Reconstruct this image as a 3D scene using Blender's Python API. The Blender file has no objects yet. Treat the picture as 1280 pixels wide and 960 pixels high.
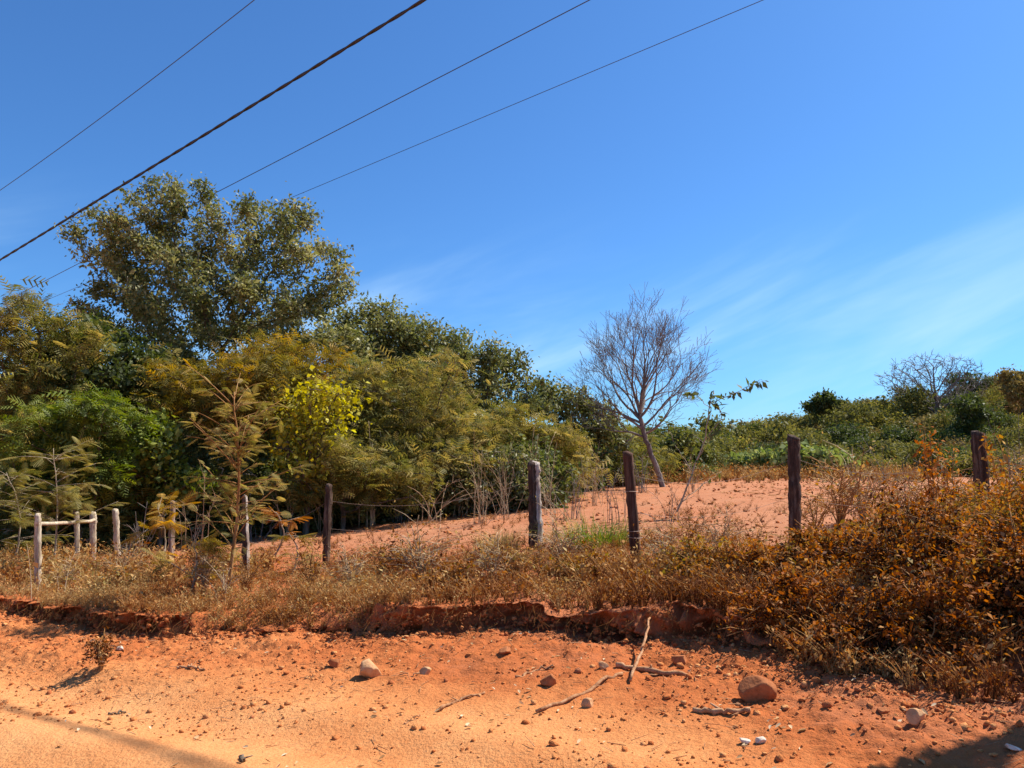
import bpy, math, random
import numpy as np
from mathutils import Vector

R = math.radians
scene = bpy.context.scene
COL = scene.collection
rng = np.random.default_rng(7)
random.seed(7)

# ------------------------------------------------------------------ camera
F = 967.0                                   # focal length in pixels of a 1280-wide picture
PITCH = math.atan(100 / F)
CAMZ = 1.6
cam_d = bpy.data.cameras.new('camera')
cam_d.sensor_fit = 'HORIZONTAL'
cam_d.sensor_width = 36.0
cam_d.lens = 36.0 * F / 1280
cam_d.clip_start = 0.05
cam_d.clip_end = 3000
cam = bpy.data.objects.new('camera', cam_d)
cam.location = (0, 0, CAMZ)
cam.rotation_euler = (math.pi / 2 + PITCH, 0, 0)
COL.objects.link(cam)
scene.camera = cam

# ------------------------------------------------------------------ sky and sun
SUN_AZ, SUN_EL = R(62), R(52)               # to the right of straight ahead, above the horizon
world = bpy.data.worlds.new('World')
scene.world = world
world.use_nodes = True
nt = world.node_tree
nt.nodes.clear()
def N(tree, typ, **kw):
    n = tree.nodes.new(typ)
    for k, v in kw.items():
        setattr(n, k, v)
    return n
out = N(nt, 'ShaderNodeOutputWorld')
bg = N(nt, 'ShaderNodeBackground')
bg.inputs['Strength'].default_value = 0.085
sky = N(nt, 'ShaderNodeTexSky', sky_type='NISHITA', sun_disc=False)
sky.sun_elevation = SUN_EL
sky.sun_rotation = SUN_AZ
sky.air_density = 1.0
sky.dust_density = 0.7
sky.ozone_density = 3.0
sky.altitude = 300
tint = N(nt, 'ShaderNodeMix', data_type='RGBA', blend_type='MULTIPLY')
tint.inputs[0].default_value = 1.0
tint.inputs[7].default_value = (0.43, 0.78, 1.14, 1)
nt.links.new(sky.outputs[0], tint.inputs[6])
# thin cirrus streaks in azimuth / elevation of the sky direction
tc = N(nt, 'ShaderNodeTexCoord')
sep = N(nt, 'ShaderNodeSeparateXYZ')
nt.links.new(tc.outputs['Generated'], sep.inputs[0])
def M(tree, op, a, b=None, c=None):
    n = N(tree, 'ShaderNodeMath', operation=op)
    for i, q in enumerate((a, b, c)):
        if q is None: continue
        if isinstance(q, (int, float)): n.inputs[i].default_value = q
        else: tree.links.new(q, n.inputs[i])
    return n.outputs[0]
az = M(nt, 'ARCTAN2', sep.outputs[0], sep.outputs[1])
el = M(nt, 'ARCSINE', sep.outputs[2])
ca, sa = math.cos(R(20)), math.sin(R(20))
p1 = M(nt, 'ADD', M(nt, 'MULTIPLY', az, ca), M(nt, 'MULTIPLY', el, sa))
p2 = M(nt, 'ADD', M(nt, 'MULTIPLY', az, -sa), M(nt, 'MULTIPLY', el, ca))
cmb = N(nt, 'ShaderNodeCombineXYZ')
nt.links.new(M(nt, 'MULTIPLY', p1, 2.0), cmb.inputs[0])
nt.links.new(M(nt, 'MULTIPLY', p2, 9.5), cmb.inputs[1])
cmb.inputs[2].default_value = 12.6
nz = N(nt, 'ShaderNodeTexNoise')
nz.inputs['Scale'].default_value = 1.0
nz.inputs['Detail'].default_value = 5
nz.inputs['Roughness'].default_value = 0.55
nz.inputs['Distortion'].default_value = 0.35
nt.links.new(cmb.outputs[0], nz.inputs['Vector'])
mr = N(nt, 'ShaderNodeMapRange', interpolation_type='SMOOTHSTEP')
mr.inputs[1].default_value = 0.45
mr.inputs[2].default_value = 0.82
nt.links.new(nz.outputs[0], mr.inputs[0])
me = N(nt, 'ShaderNodeMapRange', interpolation_type='SMOOTHSTEP')
me.inputs[1].default_value = R(20); me.inputs[2].default_value = R(7)
me.inputs[3].default_value = 0.0; me.inputs[4].default_value = 0.6
nt.links.new(el, me.inputs[0])
cf = M(nt, 'MULTIPLY', mr.outputs[0], me.outputs[0])
cmix = N(nt, 'ShaderNodeMix', data_type='RGBA')
cmix.inputs[7].default_value = (4.6, 6.6, 8.2, 1)
nt.links.new(cf, cmix.inputs[0])
nt.links.new(tint.outputs[2], cmix.inputs[6])
nt.links.new(cmix.outputs[2], bg.inputs['Color'])
nt.links.new(bg.outputs[0], out.inputs[0])

sun_d = bpy.data.lights.new('sun', 'SUN')
sun_d.energy = 5.0
sun_d.angle = R(0.53)
sun_d.color = (1.0, 0.93, 0.82)
sun = bpy.data.objects.new('sun', sun_d)
SUNV = Vector((math.sin(SUN_AZ) * math.cos(SUN_EL), math.cos(SUN_AZ) * math.cos(SUN_EL), math.sin(SUN_EL)))
sun.rotation_euler = SUNV.to_track_quat('Z', 'Y').to_euler()
sun.location = (20, 10, 40)
COL.objects.link(sun)

vs = scene.view_settings
vs.view_transform = 'Standard'
vs.look = 'None'
vs.exposure = 0.80
vs.gamma = 1.0
vs.use_curve_mapping = False
scene.cycles.max_bounces = 6
scene.cycles.diffuse_bounces = 3
scene.cycles.transmission_bounces = 4
scene.cycles.use_denoising = True

# ------------------------------------------------------------------ numeric helpers
def hash2(ix, iy, seed):
    h = (ix.astype(np.int64) * 374761393 + iy.astype(np.int64) * 668265263 + seed * 1442695041) & 0x7fffffff
    h = (h ^ (h >> 13)) * 1274126177 & 0x7fffffff
    h = (h ^ (h >> 16)) * 1103515245 & 0x7fffffff
    return ((h >> 7) & 0xffff) / 65535.0
def vnoise(x, y, seed=0):
    x = np.asarray(x, float); y = np.asarray(y, float)
    ix = np.floor(x); iy = np.floor(y)
    fx = x - ix; fy = y - iy
    fx = fx * fx * fx * (fx * (fx * 6 - 15) + 10); fy = fy * fy * fy * (fy * (fy * 6 - 15) + 10)
    a = hash2(ix, iy, seed); b = hash2(ix + 1, iy, seed); c = hash2(ix, iy + 1, seed); d = hash2(ix + 1, iy + 1, seed)
    return (a + (b - a) * fx) * (1 - fy) + (c + (d - c) * fx) * fy
def fbm(x, y, seed=0, octv=4, gain=0.5):
    s = 0; a = 1; t = 0
    for o in range(octv):
        s = s + a * (vnoise(np.asarray(x) * 2 ** o + 17.3 * o, np.asarray(y) * 2 ** o - 9.1 * o, seed + o) - 0.5) * 2
        t += a; a *= gain
    return s / t
def sstep(a, b, x):
    t = np.clip((np.asarray(x, float) - a) / (b - a), 0, 1)
    return t * t * (3 - 2 * t)

# ------------------------------------------------------------------ the lie of the land
DX, DY = -0.829, 0.559                       # along the road
NX, NY = 0.559, 0.829                        # across it, towards the field
def uv(x, y): return x * DX + y * DY, x * NX + y * NY
def xy(u, v): return u * DX + v * NX, u * DY + v * NY
BU = np.array([-40, -6, -2, 0.04, 1.13, 1.7, 2.32, 3.93, 5.0, 6.2, 7.64, 9.5, 11.8, 16, 40])
BV = np.array([5.2, 5.3, 5.25, 5.25, 5.40, 5.95, 6.15, 5.90, 5.55, 5.1, 4.75, 4.75, 4.95, 4.9, 4.9])
def vbank(u):
    return (np.interp(u, BU, BV) + 0.10 * fbm(u * 0.9, u * 0 + 3.1, 11, 2) + 0.13 * fbm(u * 4.0, u * 0 + 1.7, 12, 3, 0.65))
def tilt(x):
    x = np.asarray(x, float)
    return np.where(x < 0, 1.2 * np.tanh(0.07 * x / 1.2), 0.45 * np.tanh(0.07 * x / 0.45))
HXC = np.array([-200, -60, 0, 22, 33, 52, 73, 110, 200.])
HZC = np.array([4, 3, 2.0, 2.4, 4.0, 7.2, 11.5, 15, 18.])
def height(x, y, fine=True):
    x = np.asarray(x, float); y = np.asarray(y, float)
    u, v = uv(x, y)
    s = tilt(x)
    near = np.exp(-(np.maximum(np.hypot(x, y) - 12, 0) / 12) ** 2)
    vb = vbank(u)
    # road
    road = s + 0.0
    rut = 0.042 * np.sin(v * 5.2 + 0.8 * fbm(u * 0.5, v * 0.7, 31, 2)) * sstep(0.8, 2.0, v) * (1 - sstep(3.6, 4.3, v))
    road = road + rut * near
    tal = sstep(-2.0, -0.2, v - vb)
    road = road + 0.10 * tal
    if fine:
        road = road + (0.07 * tal * fbm(u * 2.2, v * 2.2, 41, 4, 0.6) + 0.055 * tal * np.maximum(fbm(u * 7, v * 7, 44, 3, 0.65), 0) + 0.022 * tal * fbm(u * 17, v * 17, 45, 2)
                       + 0.010 * fbm(u * 1.2, v * 1.6, 42, 3) + 0.006 * fbm(u * 10, v * 12, 43, 3, 0.6)) * near
    # field
    fld = s * 1.2 + 0.30 + 0.03 * fbm(x * 0.35, y * 0.35, 51, 3) * 1.5
    if fine:
        fld = fld + near * (0.03 * fbm(u * 2.3, v * 2.3, 52, 3))
        fld = fld + 0.07 * np.maximum(fbm(x * 1.3, y * 1.3, 53, 3, 0.65), -0.2) * np.exp(-(np.maximum(np.hypot(x, y) - 25, 0) / 12) ** 2)
    w = 0.05 + 0.05 * (1 + fbm(u * 3.3, u * 0, 61, 2)) + 0.4 * sstep(0.12, 0.5, fbm(u * 0.75, u * 0 + 2.2, 66, 2)) + 0.75 * sstep(1.9, 0.9, u)
    t = sstep(0.0, 1.0, (v - vb + 0.03 * fbm(u * 10, v * 10, 62, 2) * (1 if fine else 0)) / w)
    lip = 0.05 * np.exp(-((v - vb - 0.15) / 0.2) ** 2) * (0.5 + fbm(u * 2.1, v * 0.1, 64, 2))
    z = road * (1 - t) + (fld + lip) * t
    # hill on the far side
    hz = np.interp(x, HXC, HZC) * sstep(48, 118, y) * (1 - 0.25 * sstep(130, 240, y))
    return z + hz + 0.5 * fbm(x * 0.05, y * 0.05, 71, 2) * sstep(50, 90, y)
def H1(x, y): return float(height(np.array([x]), np.array([y]))[0])

cp, sp_ = math.cos(PITCH), math.sin(PITCH)
def ray(px, py):
    a = (px - 640) / F; b = (480 - py) / F
    return np.array([a, cp - b * sp_, sp_ + b * cp])
def W(px, py, Y):                            # the point seen at a pixel, at depth Y
    r = ray(px, py); k = Y / r[1]
    return np.array([r[0] * k, Y, CAMZ + r[2] * k])
def G(px, py):                               # where the ground stands at a pixel
    r = ray(px, py)
    k = np.concatenate([np.arange(2.5, 20, 0.01), np.arange(20, 200, 0.1)])
    z = CAMZ + r[2] * k - height(r[0] * k, r[1] * k)
    i = int(np.argmax(z < 0))
    return np.array([r[0] * k[i], r[1] * k[i], float(height(r[0] * k[i], r[1] * k[i]))])

# ------------------------------------------------------------------ mesh helpers
def mesh_np(name, verts, faces, attrs=None, smooth=False):
    """faces: an (n,4) or (n,3) array, or a list of such arrays"""
    me_ = bpy.data.meshes.new(name)
    fl = faces if isinstance(faces, list) else [faces]
    fl = [f for f in fl if len(f)]
    verts = np.ascontiguousarray(verts, dtype=np.float32)
    me_.vertices.add(len(verts)); me_.vertices.foreach_set('co', verts.ravel())
    nl = sum(f.size for f in fl); npoly = sum(len(f) for f in fl)
    me_.loops.add(nl); me_.polygons.add(npoly)
    me_.loops.foreach_set('vertex_index', np.concatenate([f.ravel() for f in fl]).astype(np.int32))
    tot = np.concatenate([np.full(len(f), f.shape[1]) for f in fl]).astype(np.int32)
    st = np.concatenate([[0], np.cumsum(tot)[:-1]]).astype(np.int32)
    me_.polygons.foreach_set('loop_start', st)
    if smooth: me_.polygons.foreach_set('use_smooth', np.ones(npoly, dtype=bool))
    for k, a in (attrs or {}).items():
        at = me_.attributes.new(k, 'FLOAT', 'POINT')
        at.data.foreach_set('value', np.ascontiguousarray(a, dtype=np.float32))
    me_.update(calc_edges=True)
    me_.validate()
    return me_
def link(name, me_, mat, parent=None, loc=(0, 0, 0)):
    o = bpy.data.objects.new(name, me_)
    if mat and not me_.materials: me_.materials.append(mat)
    o.location = loc
    if parent: o.parent = parent
    COL.objects.link(o)
    return o
def tag(o, label=None, cat=None, group=None, kind=None):
    if label: o['label'] = label
    if cat: o['category'] = cat
    if group: o['group'] = group
    if kind: o['kind'] = kind
    return o
def empty(name, loc, rz=0.0):
    o = bpy.data.objects.new(name, None)
    o.empty_display_size = 0.2
    o.location = loc; o.rotation_euler = (0, 0, rz)
    COL.objects.link(o)
    return o
def copy_tree(o, loc, rz, sc, label=None):
    c = o.copy(); COL.objects.link(c)
    c.location = loc; c.rotation_euler = (0, 0, rz); c.scale = sc if hasattr(sc, '__len__') else (sc, sc, sc)
    if label: c['label'] = label
    for ch in o.children:
        k = ch.copy(); COL.objects.link(k); k.parent = c
    return c
class Buf:
    """collects vertices, quads, tris and a tint value per vertex"""
    def __init__(s): s.v = []; s.q = []; s.t = []; s.a = []; s.n = 0
    def add(s, v, q=None, t=None, a=0.5):
        v = np.asarray(v, float).reshape(-1, 3)
        if q is not None and len(q): s.q.append(np.asarray(q).reshape(-1, 4) + s.n)
        if t is not None and len(t): s.t.append(np.asarray(t).reshape(-1, 3) + s.n)
        s.a.append(np.broadcast_to(np.asarray(a, float), (len(v),)))
        s.v.append(v); s.n += len(v)
    def mesh(s, name, smooth=False):
        f = []
        if s.q: f.append(np.concatenate(s.q))
        if s.t: f.append(np.concatenate(s.t))
        return mesh_np(name, np.concatenate(s.v), f, {'tint': np.concatenate(s.a)}, smooth)

def unit(v): return v / np.maximum(np.linalg.norm(v, axis=-1, keepdims=True), 1e-9)
def frames(axis, up=None, roll=None):
    """rotation matrices whose x column is the axis and whose z column leans to 'up'"""
    x = unit(axis)
    if up is None: up = np.tile([0, 0, 1.0], (len(x), 1))
    y = np.cross(up, x)
    bad = np.linalg.norm(y, axis=1) < 1e-4
    y[bad] = [0, 1, 0]
    y = unit(y); z = np.cross(x, y)
    if roll is not None:
        c = np.cos(roll)[:, None]; s = np.sin(roll)[:, None]
        y, z = y * c + z * s, z * c - y * s
    return np.stack([x, y, z], axis=2)
def scatter(buf, tv, tq, mats, pos, sc, ta=None, ia=None):
    """stamp a template (vertices, quads) at many places"""
    n = len(pos); T = len(tv)
    v = np.einsum('nij,tj->nti', mats, tv) * np.asarray(sc)[:, None, None] + pos[:, None, :]
    q = tq[None] + (np.arange(n) * T)[:, None, None]
    a = np.zeros((n, T))
    if ta is not None: a = a + ta[None]
    if ia is not None: a = a + ia[:, None]
    buf.add(v.reshape(-1, 3), q=q.reshape(-1, 4), a=a.ravel())
KITE = (np.array([[0, 0, 0], [0.45, 0.24, 0.05], [1, 0, -0.06], [0.45, -0.24, 0.05]]), np.array([[0, 1, 2, 3]]))
ROUND = (np.array([[0, 0, 0], [0.35, 0.34, 0.06], [0.98, 0.05, -0.1], [0.45, -0.36, 0.05]]), np.array([[0, 1, 2, 3]]))
CURL = (np.array([[0, 0, 0], [0.4, 0.22, 0.18], [0.55, 0.0, 0.0], [0.4, -0.22, 0.18], [1, 0.05, 0.16], [0.85, 0.2, 0.25], [0.85, -0.14, 0.22]]),
        np.array([[0, 2, 5, 1], [0, 3, 6, 2], [2, 6, 4, 5]]))
def frond(pairs, w=0.034):
    v = []; q = []
    v += [[0, 0.008, 0], [0, -0.008, 0], [1, -0.004, -0.22], [1, 0.004, -0.22]]; q.append([0, 1, 2, 3])
    for i in range(pairs):
        t = 0.14 + 0.82 * i / (pairs - 1)
        L = 0.34 * math.sin(math.pi * (0.18 + 0.72 * t)) + 0.03
        z0 = -0.22 * t * t
        for s in (1, -1):
            b = len(v)
            dx, dy = 0.5, 0.86 * s
            v += [[t - w, 0, z0], [t + w, 0, z0], [t + w * 0.5 + dx * L, dy * L, z0 - 0.25 * L], [t - w * 0.5 + dx * L, dy * L, z0 - 0.25 * L]]
            q.append([b, b + 1, b + 2, b + 3])
    return np.array(v), np.array(q)
FROND_NEAR = frond(9, 0.026)
FROND = frond(5, 0.045)

def tubes(buf, p0, p1, r0, r1, sides=4, a=0.5):
    """many separate tapered segments"""
    n = len(p0)
    if n == 0: return
    fr = frames(p1 - p0)
    ang = np.arange(sides) * 2 * math.pi / sides
    ring = fr[:, :, 1][:, None, :] * np.cos(ang)[None, :, None] + fr[:, :, 2][:, None, :] * np.sin(ang)[None, :, None]
    A = p0[:, None, :] + ring * np.asarray(r0)[:, None, None]
    B = p1[:, None, :] + ring * np.asarray(r1)[:, None, None]
    v = np.concatenate([A, B], 1).reshape(-1, 3)
    i = np.arange(sides); j = (i + 1) % sides
    q = np.stack([i, j, j + sides, i + sides], 1)
    q = (q[None] + (np.arange(n) * 2 * sides)[:, None, None]).reshape(-1, 4)
    buf.add(v, q=q, a=np.repeat(np.broadcast_to(np.asarray(a, float), (n,)), 2 * sides))
def sweep(buf, pts, rad, sides=6, a=0.5, cap=True):
    """one continuous tube along a polyline"""
    pts = np.asarray(pts, float); n = len(pts)
    tg = np.gradient(pts, axis=0)
    fr = frames(tg, up=np.tile(unit(np.array([[0.31, 0.17, 0.94]])), (n, 1)))
    ang = np.arange(sides) * 2 * math.pi / sides
    ring = fr[:, :, 1][:, None, :] * np.cos(ang)[None, :, None] + fr[:, :, 2][:, None, :] * np.sin(ang)[None, :, None]
    v = (pts[:, None, :] + ring * np.broadcast_to(np.asarray(rad, float), (n,))[:, None, None]).reshape(-1, 3)
    q = []
    for k in range(n - 1):
        for i in range(sides):
            j = (i + 1) % sides
            q.append([k * sides + i, k * sides + j, (k + 1) * sides + j, (k + 1) * sides + i])
    t = []
    if cap:
        for i in range(1, sides - 1):
            t.append([0, i + 1, i]); t.append([(n - 1) * sides, (n - 1) * sides + i, (n - 1) * sides + i + 1])
    buf.add(v, q=q, t=t, a=a)

# ------------------------------------------------------------------ materials
def ramp_fill(r, stops):
    e = r.color_ramp.elements
    while len(e) > len(stops): e.remove(e[-1])
    while len(e) < len(stops): e.new(0.5)
    for el_, (p, c) in zip(e, stops):
        el_.position = p; el_.color = (c[0], c[1], c[2], 1)
def leaf_mat(name, cols, trans=0.35, gloss=0.10, val=1.0):
    gloss *= 0.3
    cols = [tuple(min(0.6, q * val) for q in c) for c in cols]
    m = bpy.data.materials.new(name); m.use_nodes = True
    t = m.node_tree; t.nodes.clear()
    o = N(t, 'ShaderNodeOutputMaterial')
    at = N(t, 'ShaderNodeAttribute', attribute_name='tint')
    oi = N(t, 'ShaderNodeObjectInfo')
    s = M(t, 'ADD', at.outputs['Fac'], M(t, 'MULTIPLY', M(t, 'SUBTRACT', oi.outputs['Random'], 0.5), 0.22))
    r = N(t, 'ShaderNodeValToRGB')
    ramp_fill(r, [(i / (len(cols) - 1), c) for i, c in enumerate(cols)])
    t.links.new(s, r.inputs[0])
    d = N(t, 'ShaderNodeBsdfDiffuse'); tr = N(t, 'ShaderNodeBsdfTranslucent'); gl = N(t, 'ShaderNodeBsdfGlossy')
    gl.inputs['Roughness'].default_value = 0.55
    gl.inputs['Color'].default_value = (0.8, 0.8, 0.8, 1)
    hs = N(t, 'ShaderNodeHueSaturation'); hs.inputs['Saturation'].default_value = 1.15; hs.inputs['Value'].default_value = 1.25
    hs.inputs['Hue'].default_value = 0.497
    t.links.new(r.outputs[0], d.inputs[0]); t.links.new(r.outputs[0], hs.inputs['Color']); t.links.new(hs.outputs[0], tr.inputs[0])
    m1 = N(t, 'ShaderNodeMixShader'); m1.inputs[0].default_value = trans
    t.links.new(d.outputs[0], m1.inputs[1]); t.links.new(tr.outputs[0], m1.inputs[2])
    m2 = N(t, 'ShaderNodeMixShader'); m2.inputs[0].default_value = gloss
    t.links.new(m1.outputs[0], m2.inputs[1]); t.links.new(gl.outputs[0], m2.inputs[2])
    t.links.new(m2.outputs[0], o.inputs[0])
    return m
def wood_mat(name, c1, c2, c3, scale=14.0, stretch=0.12, bump=0.5):
    m = bpy.data.materials.new(name); m.use_nodes = True
    t = m.node_tree; b = t.nodes['Principled BSDF']
    b.inputs['Roughness'].default_value = 0.9
    b.inputs['Specular IOR Level'].default_value = 0.15
    tcn = N(t, 'ShaderNodeTexCoord'); mp = N(t, 'ShaderNodeMapping')
    mp.inputs['Scale'].default_value = (1, 1, stretch)
    t.links.new(tcn.outputs['Object'], mp.inputs[0])
    n1 = N(t, 'ShaderNodeTexNoise'); n1.inputs['Scale'].default_value = scale; n1.inputs['Detail'].default_value = 6
    n1.inputs['Roughness'].default_value = 0.65
    t.links.new(mp.outputs[0], n1.inputs['Vector'])
    r = N(t, 'ShaderNodeValToRGB'); ramp_fill(r, [(0.3, c1), (0.5, c2), (0.68, c3)])
    t.links.new(n1.outputs[0], r.inputs[0]); t.links.new(r.outputs[0], b.inputs['Base Color'])
    bp = N(t, 'ShaderNodeBump'); bp.inputs['Strength'].default_value = bump; bp.inputs['Distance'].default_value = 0.02
    n2 = N(t, 'ShaderNodeTexNoise'); n2.inputs['Scale'].default_value = scale * 3; n2.inputs['Detail'].default_value = 4
    t.links.new(mp.outputs[0], n2.inputs['Vector'])
    t.links.new(n2.outputs[0], bp.inputs['Height']); t.links.new(bp.outputs[0], b.inputs['Normal'])
    return m
def soil_mat():
    m = bpy.data.materials.new('red_soil'); m.use_nodes = True
    t = m.node_tree; b = t.nodes['Principled BSDF']
    b.inputs['Roughness'].default_value = 1.0
    b.inputs['Specular IOR Level'].default_value = 0.05
    at = N(t, 'ShaderNodeAttribute', attribute_name='tint')
    geo = N(t, 'ShaderNodeNewGeometry')
    n1 = N(t, 'ShaderNodeTexNoise'); n1.inputs['Scale'].default_value = 1.1; n1.inputs['Detail'].default_value = 8; n1.inputs['Roughness'].default_value = 0.62
    n2 = N(t, 'ShaderNodeTexNoise'); n2.inputs['Scale'].default_value = 24; n2.inputs['Detail'].default_value = 6; n2.inputs['Roughness'].default_value = 0.7
    for n_ in (n1, n2): t.links.new(geo.outputs['Position'], n_.inputs['Vector'])
    s = M(t, 'ADD', at.outputs['Fac'], M(t, 'MULTIPLY', M(t, 'SUBTRACT', n1.outputs[0], 0.5), 0.55))
    s = M(t, 'ADD', s, M(t, 'MULTIPLY', M(t, 'SUBTRACT', n2.outputs[0], 0.5), 0.35))
    r = N(t, 'ShaderNodeValToRGB')
    # pale trodden dust, orange earth, red clay, pinkish grey field earth
    ramp_fill(r, [(0.0, (0.68, 0.325, 0.130)), (0.25, (0.56, 0.215, 0.074)), (0.5, (0.42, 0.122, 0.038)), (0.72, (0.40, 0.145, 0.066)), (1.0, (0.42, 0.185, 0.096))])
    t.links.new(s, r.inputs[0]); t.links.new(r.outputs[0], b.inputs['Base Color'])
    bp = N(t, 'ShaderNodeBump'); bp.inputs['Strength'].default_value = 0.8; bp.inputs['Distance'].default_value = 0.03
    n3 = N(t, 'ShaderNodeTexNoise'); n3.inputs['Scale'].default_value = 38; n3.inputs['Detail'].default_value = 5; n3.inputs['Roughness'].default_value = 0.65
    t.links.new(geo.outputs['Position'], n3.inputs['Vector'])
    t.links.new(n3.outputs[0], bp.inputs['Height']); t.links.new(bp.outputs[0], b.inputs['Normal'])
    return m
def stone_mat(name, c1, c2):
    m = bpy.data.materials.new(name); m.use_nodes = True
    t = m.node_tree; b = t.nodes['Principled BSDF']
    b.inputs['Roughness'].default_value = 0.95; b.inputs['Specular IOR Level'].default_value = 0.1
    tcn = N(t, 'ShaderNodeTexCoord')
    n1 = N(t, 'ShaderNodeTexNoise'); n1.inputs['Scale'].default_value = 18; n1.inputs['Detail'].default_value = 7; n1.inputs['Roughness'].default_value = 0.65
    t.links.new(tcn.outputs['Object'], n1.inputs['Vector'])
    r = N(t, 'ShaderNodeValToRGB'); ramp_fill(r, [(0.32, c1), (0.68, c2)])
    t.links.new(n1.outputs[0], r.inputs[0]); t.links.new(r.outputs[0], b.inputs['Base Color'])
    bp = N(t, 'ShaderNodeBump'); bp.inputs['Strength'].default_value = 0.5; bp.inputs['Distance'].default_value = 0.01
    n2 = N(t, 'ShaderNodeTexNoise'); n2.inputs['Scale'].default_value = 60; n2.inputs['Detail'].default_value = 5
    t.links.new(tcn.outputs['Object'], n2.inputs['Vector'])
    t.links.new(n2.outputs[0], bp.inputs['Height']); t.links.new(bp.outputs[0], b.inputs['Normal'])
    return m
def plain_mat(name, c, rough=0.6, metal=0.0):
    m = bpy.data.materials.new(name); m.use_nodes = True
    b = m.node_tree.nodes['Principled BSDF']
    b.inputs['Base Color'].default_value = (*c, 1); b.inputs['Roughness'].default_value = rough; b.inputs['Metallic'].default_value = metal
    return m

def sun_side_mat(name, dark, pale):
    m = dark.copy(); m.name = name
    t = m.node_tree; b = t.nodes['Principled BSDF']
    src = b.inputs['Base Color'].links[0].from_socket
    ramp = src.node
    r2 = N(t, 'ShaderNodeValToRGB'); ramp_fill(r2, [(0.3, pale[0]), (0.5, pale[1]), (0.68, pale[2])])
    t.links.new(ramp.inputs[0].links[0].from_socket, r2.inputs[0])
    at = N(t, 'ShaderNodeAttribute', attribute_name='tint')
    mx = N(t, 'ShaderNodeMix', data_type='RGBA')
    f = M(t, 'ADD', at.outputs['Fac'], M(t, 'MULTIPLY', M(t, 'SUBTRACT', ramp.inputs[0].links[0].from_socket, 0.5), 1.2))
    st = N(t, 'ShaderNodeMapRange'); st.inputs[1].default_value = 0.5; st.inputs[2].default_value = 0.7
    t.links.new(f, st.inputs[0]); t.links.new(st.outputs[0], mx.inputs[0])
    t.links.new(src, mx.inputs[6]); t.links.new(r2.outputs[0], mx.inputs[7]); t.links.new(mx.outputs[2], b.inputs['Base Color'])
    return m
SOIL = soil_mat()
L_OLIVE = leaf_mat('olive_leaf', [(0.050, 0.062, 0.018), (0.110, 0.122, 0.034), (0.19, 0.185, 0.065), (0.27, 0.25, 0.11)], 0.36, 0.14, 1.35)
L_DARK = leaf_mat('dark_green_leaf', [(0.030, 0.042, 0.010), (0.058, 0.075, 0.016), (0.09, 0.105, 0.024), (0.15, 0.15, 0.04)], 0.34, 0.10, 1.35)
L_FEATHER = leaf_mat('feathery_olive_leaf', [(0.075, 0.082, 0.018), (0.13, 0.120, 0.030), (0.195, 0.164, 0.046), (0.27, 0.205, 0.066)], 0.42, 0.04, 1.45)
L_GOLD = leaf_mat('golden_leaf', [(0.10, 0.09, 0.020), (0.18, 0.14, 0.03), (0.27, 0.18, 0.035), (0.36, 0.21, 0.045)], 0.42, 0.04, 1.35)
L_YELLOW = leaf_mat('yellow_leaf', [(0.20, 0.18, 0.02), (0.34, 0.30, 0.03), (0.46, 0.40, 0.04), (0.52, 0.46, 0.08)], 0.42, 0.06, 1.3)
L_GREEN = leaf_mat('fresh_green_leaf', [(0.05, 0.075, 0.010), (0.10, 0.130, 0.018), (0.16, 0.185, 0.03), (0.22, 0.23, 0.05)], 0.4, 0.08, 1.4)
L_PALE = leaf_mat('pale_green_leaf', [(0.10, 0.14, 0.03), (0.18, 0.22, 0.06), (0.27, 0.30, 0.09), (0.36, 0.36, 0.13)], 0.35, 0.10, 1.2)
L_DRY = leaf_mat('dry_brown_leaf', [(0.08, 0.030, 0.010), (0.20, 0.075, 0.017), (0.33, 0.14, 0.027), (0.42, 0.22, 0.055), (0.26, 0.20, 0.03)], 0.32, 0.06, 1.1)
L_STRAW = leaf_mat('straw_weed', [(0.15, 0.055, 0.020), (0.29, 0.125, 0.040), (0.40, 0.21, 0.072), (0.48, 0.34, 0.15), (0.26, 0.19, 0.06)], 0.32, 0.02, 1.1)
L_ORANGE = leaf_mat('orange_leaf', [(0.28, 0.10, 0.015), (0.42, 0.17, 0.02), (0.50, 0.24, 0.035)], 0.35, 0.05)
L_LITTER = leaf_mat('fallen_leaf', [(0.10, 0.04, 0.015), (0.30, 0.14, 0.05), (0.50, 0.33, 0.17), (0.62, 0.50, 0.34)], 0.1, 0.02)
L_HILL = leaf_mat('hillside_leaf', [(0.042, 0.046, 0.013), (0.085, 0.086, 0.022), (0.13, 0.122, 0.032), (0.18, 0.155, 0.045)], 0.33, 0.05, 1.35)
L_HILLBR = leaf_mat('brown_scrub_leaf', [(0.10, 0.075, 0.026), (0.16, 0.12, 0.04), (0.21, 0.16, 0.055), (0.26, 0.20, 0.08)], 0.28, 0.04, 1.2)
BARK = wood_mat('grey_brown_bark', (0.05, 0.032, 0.02), (0.12, 0.085, 0.055), (0.24, 0.19, 0.14), 9, 0.3)
BARK_PALE = wood_mat('pale_bark', (0.20, 0.15, 0.09), (0.34, 0.27, 0.18), (0.48, 0.41, 0.31), 9, 0.3)
BARK_RED = wood_mat('ochre_bark', (0.16, 0.07, 0.02), (0.34, 0.17, 0.06), (0.46, 0.28, 0.12), 9, 0.3)
TWIG = wood_mat('greyish_twig', (0.10, 0.08, 0.07), (0.19, 0.155, 0.135), (0.28, 0.24, 0.21), 6, 0.5, 0.2)
STALK = wood_mat('dry_pale_stalk', (0.30, 0.19, 0.10), (0.42, 0.30, 0.18), (0.52, 0.42, 0.28), 5, 0.5, 0.2)
STICK = wood_mat('fallen_stick_wood', (0.22, 0.09, 0.04), (0.38, 0.19, 0.09), (0.5, 0.30, 0.17), 12, 0.3)
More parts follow.
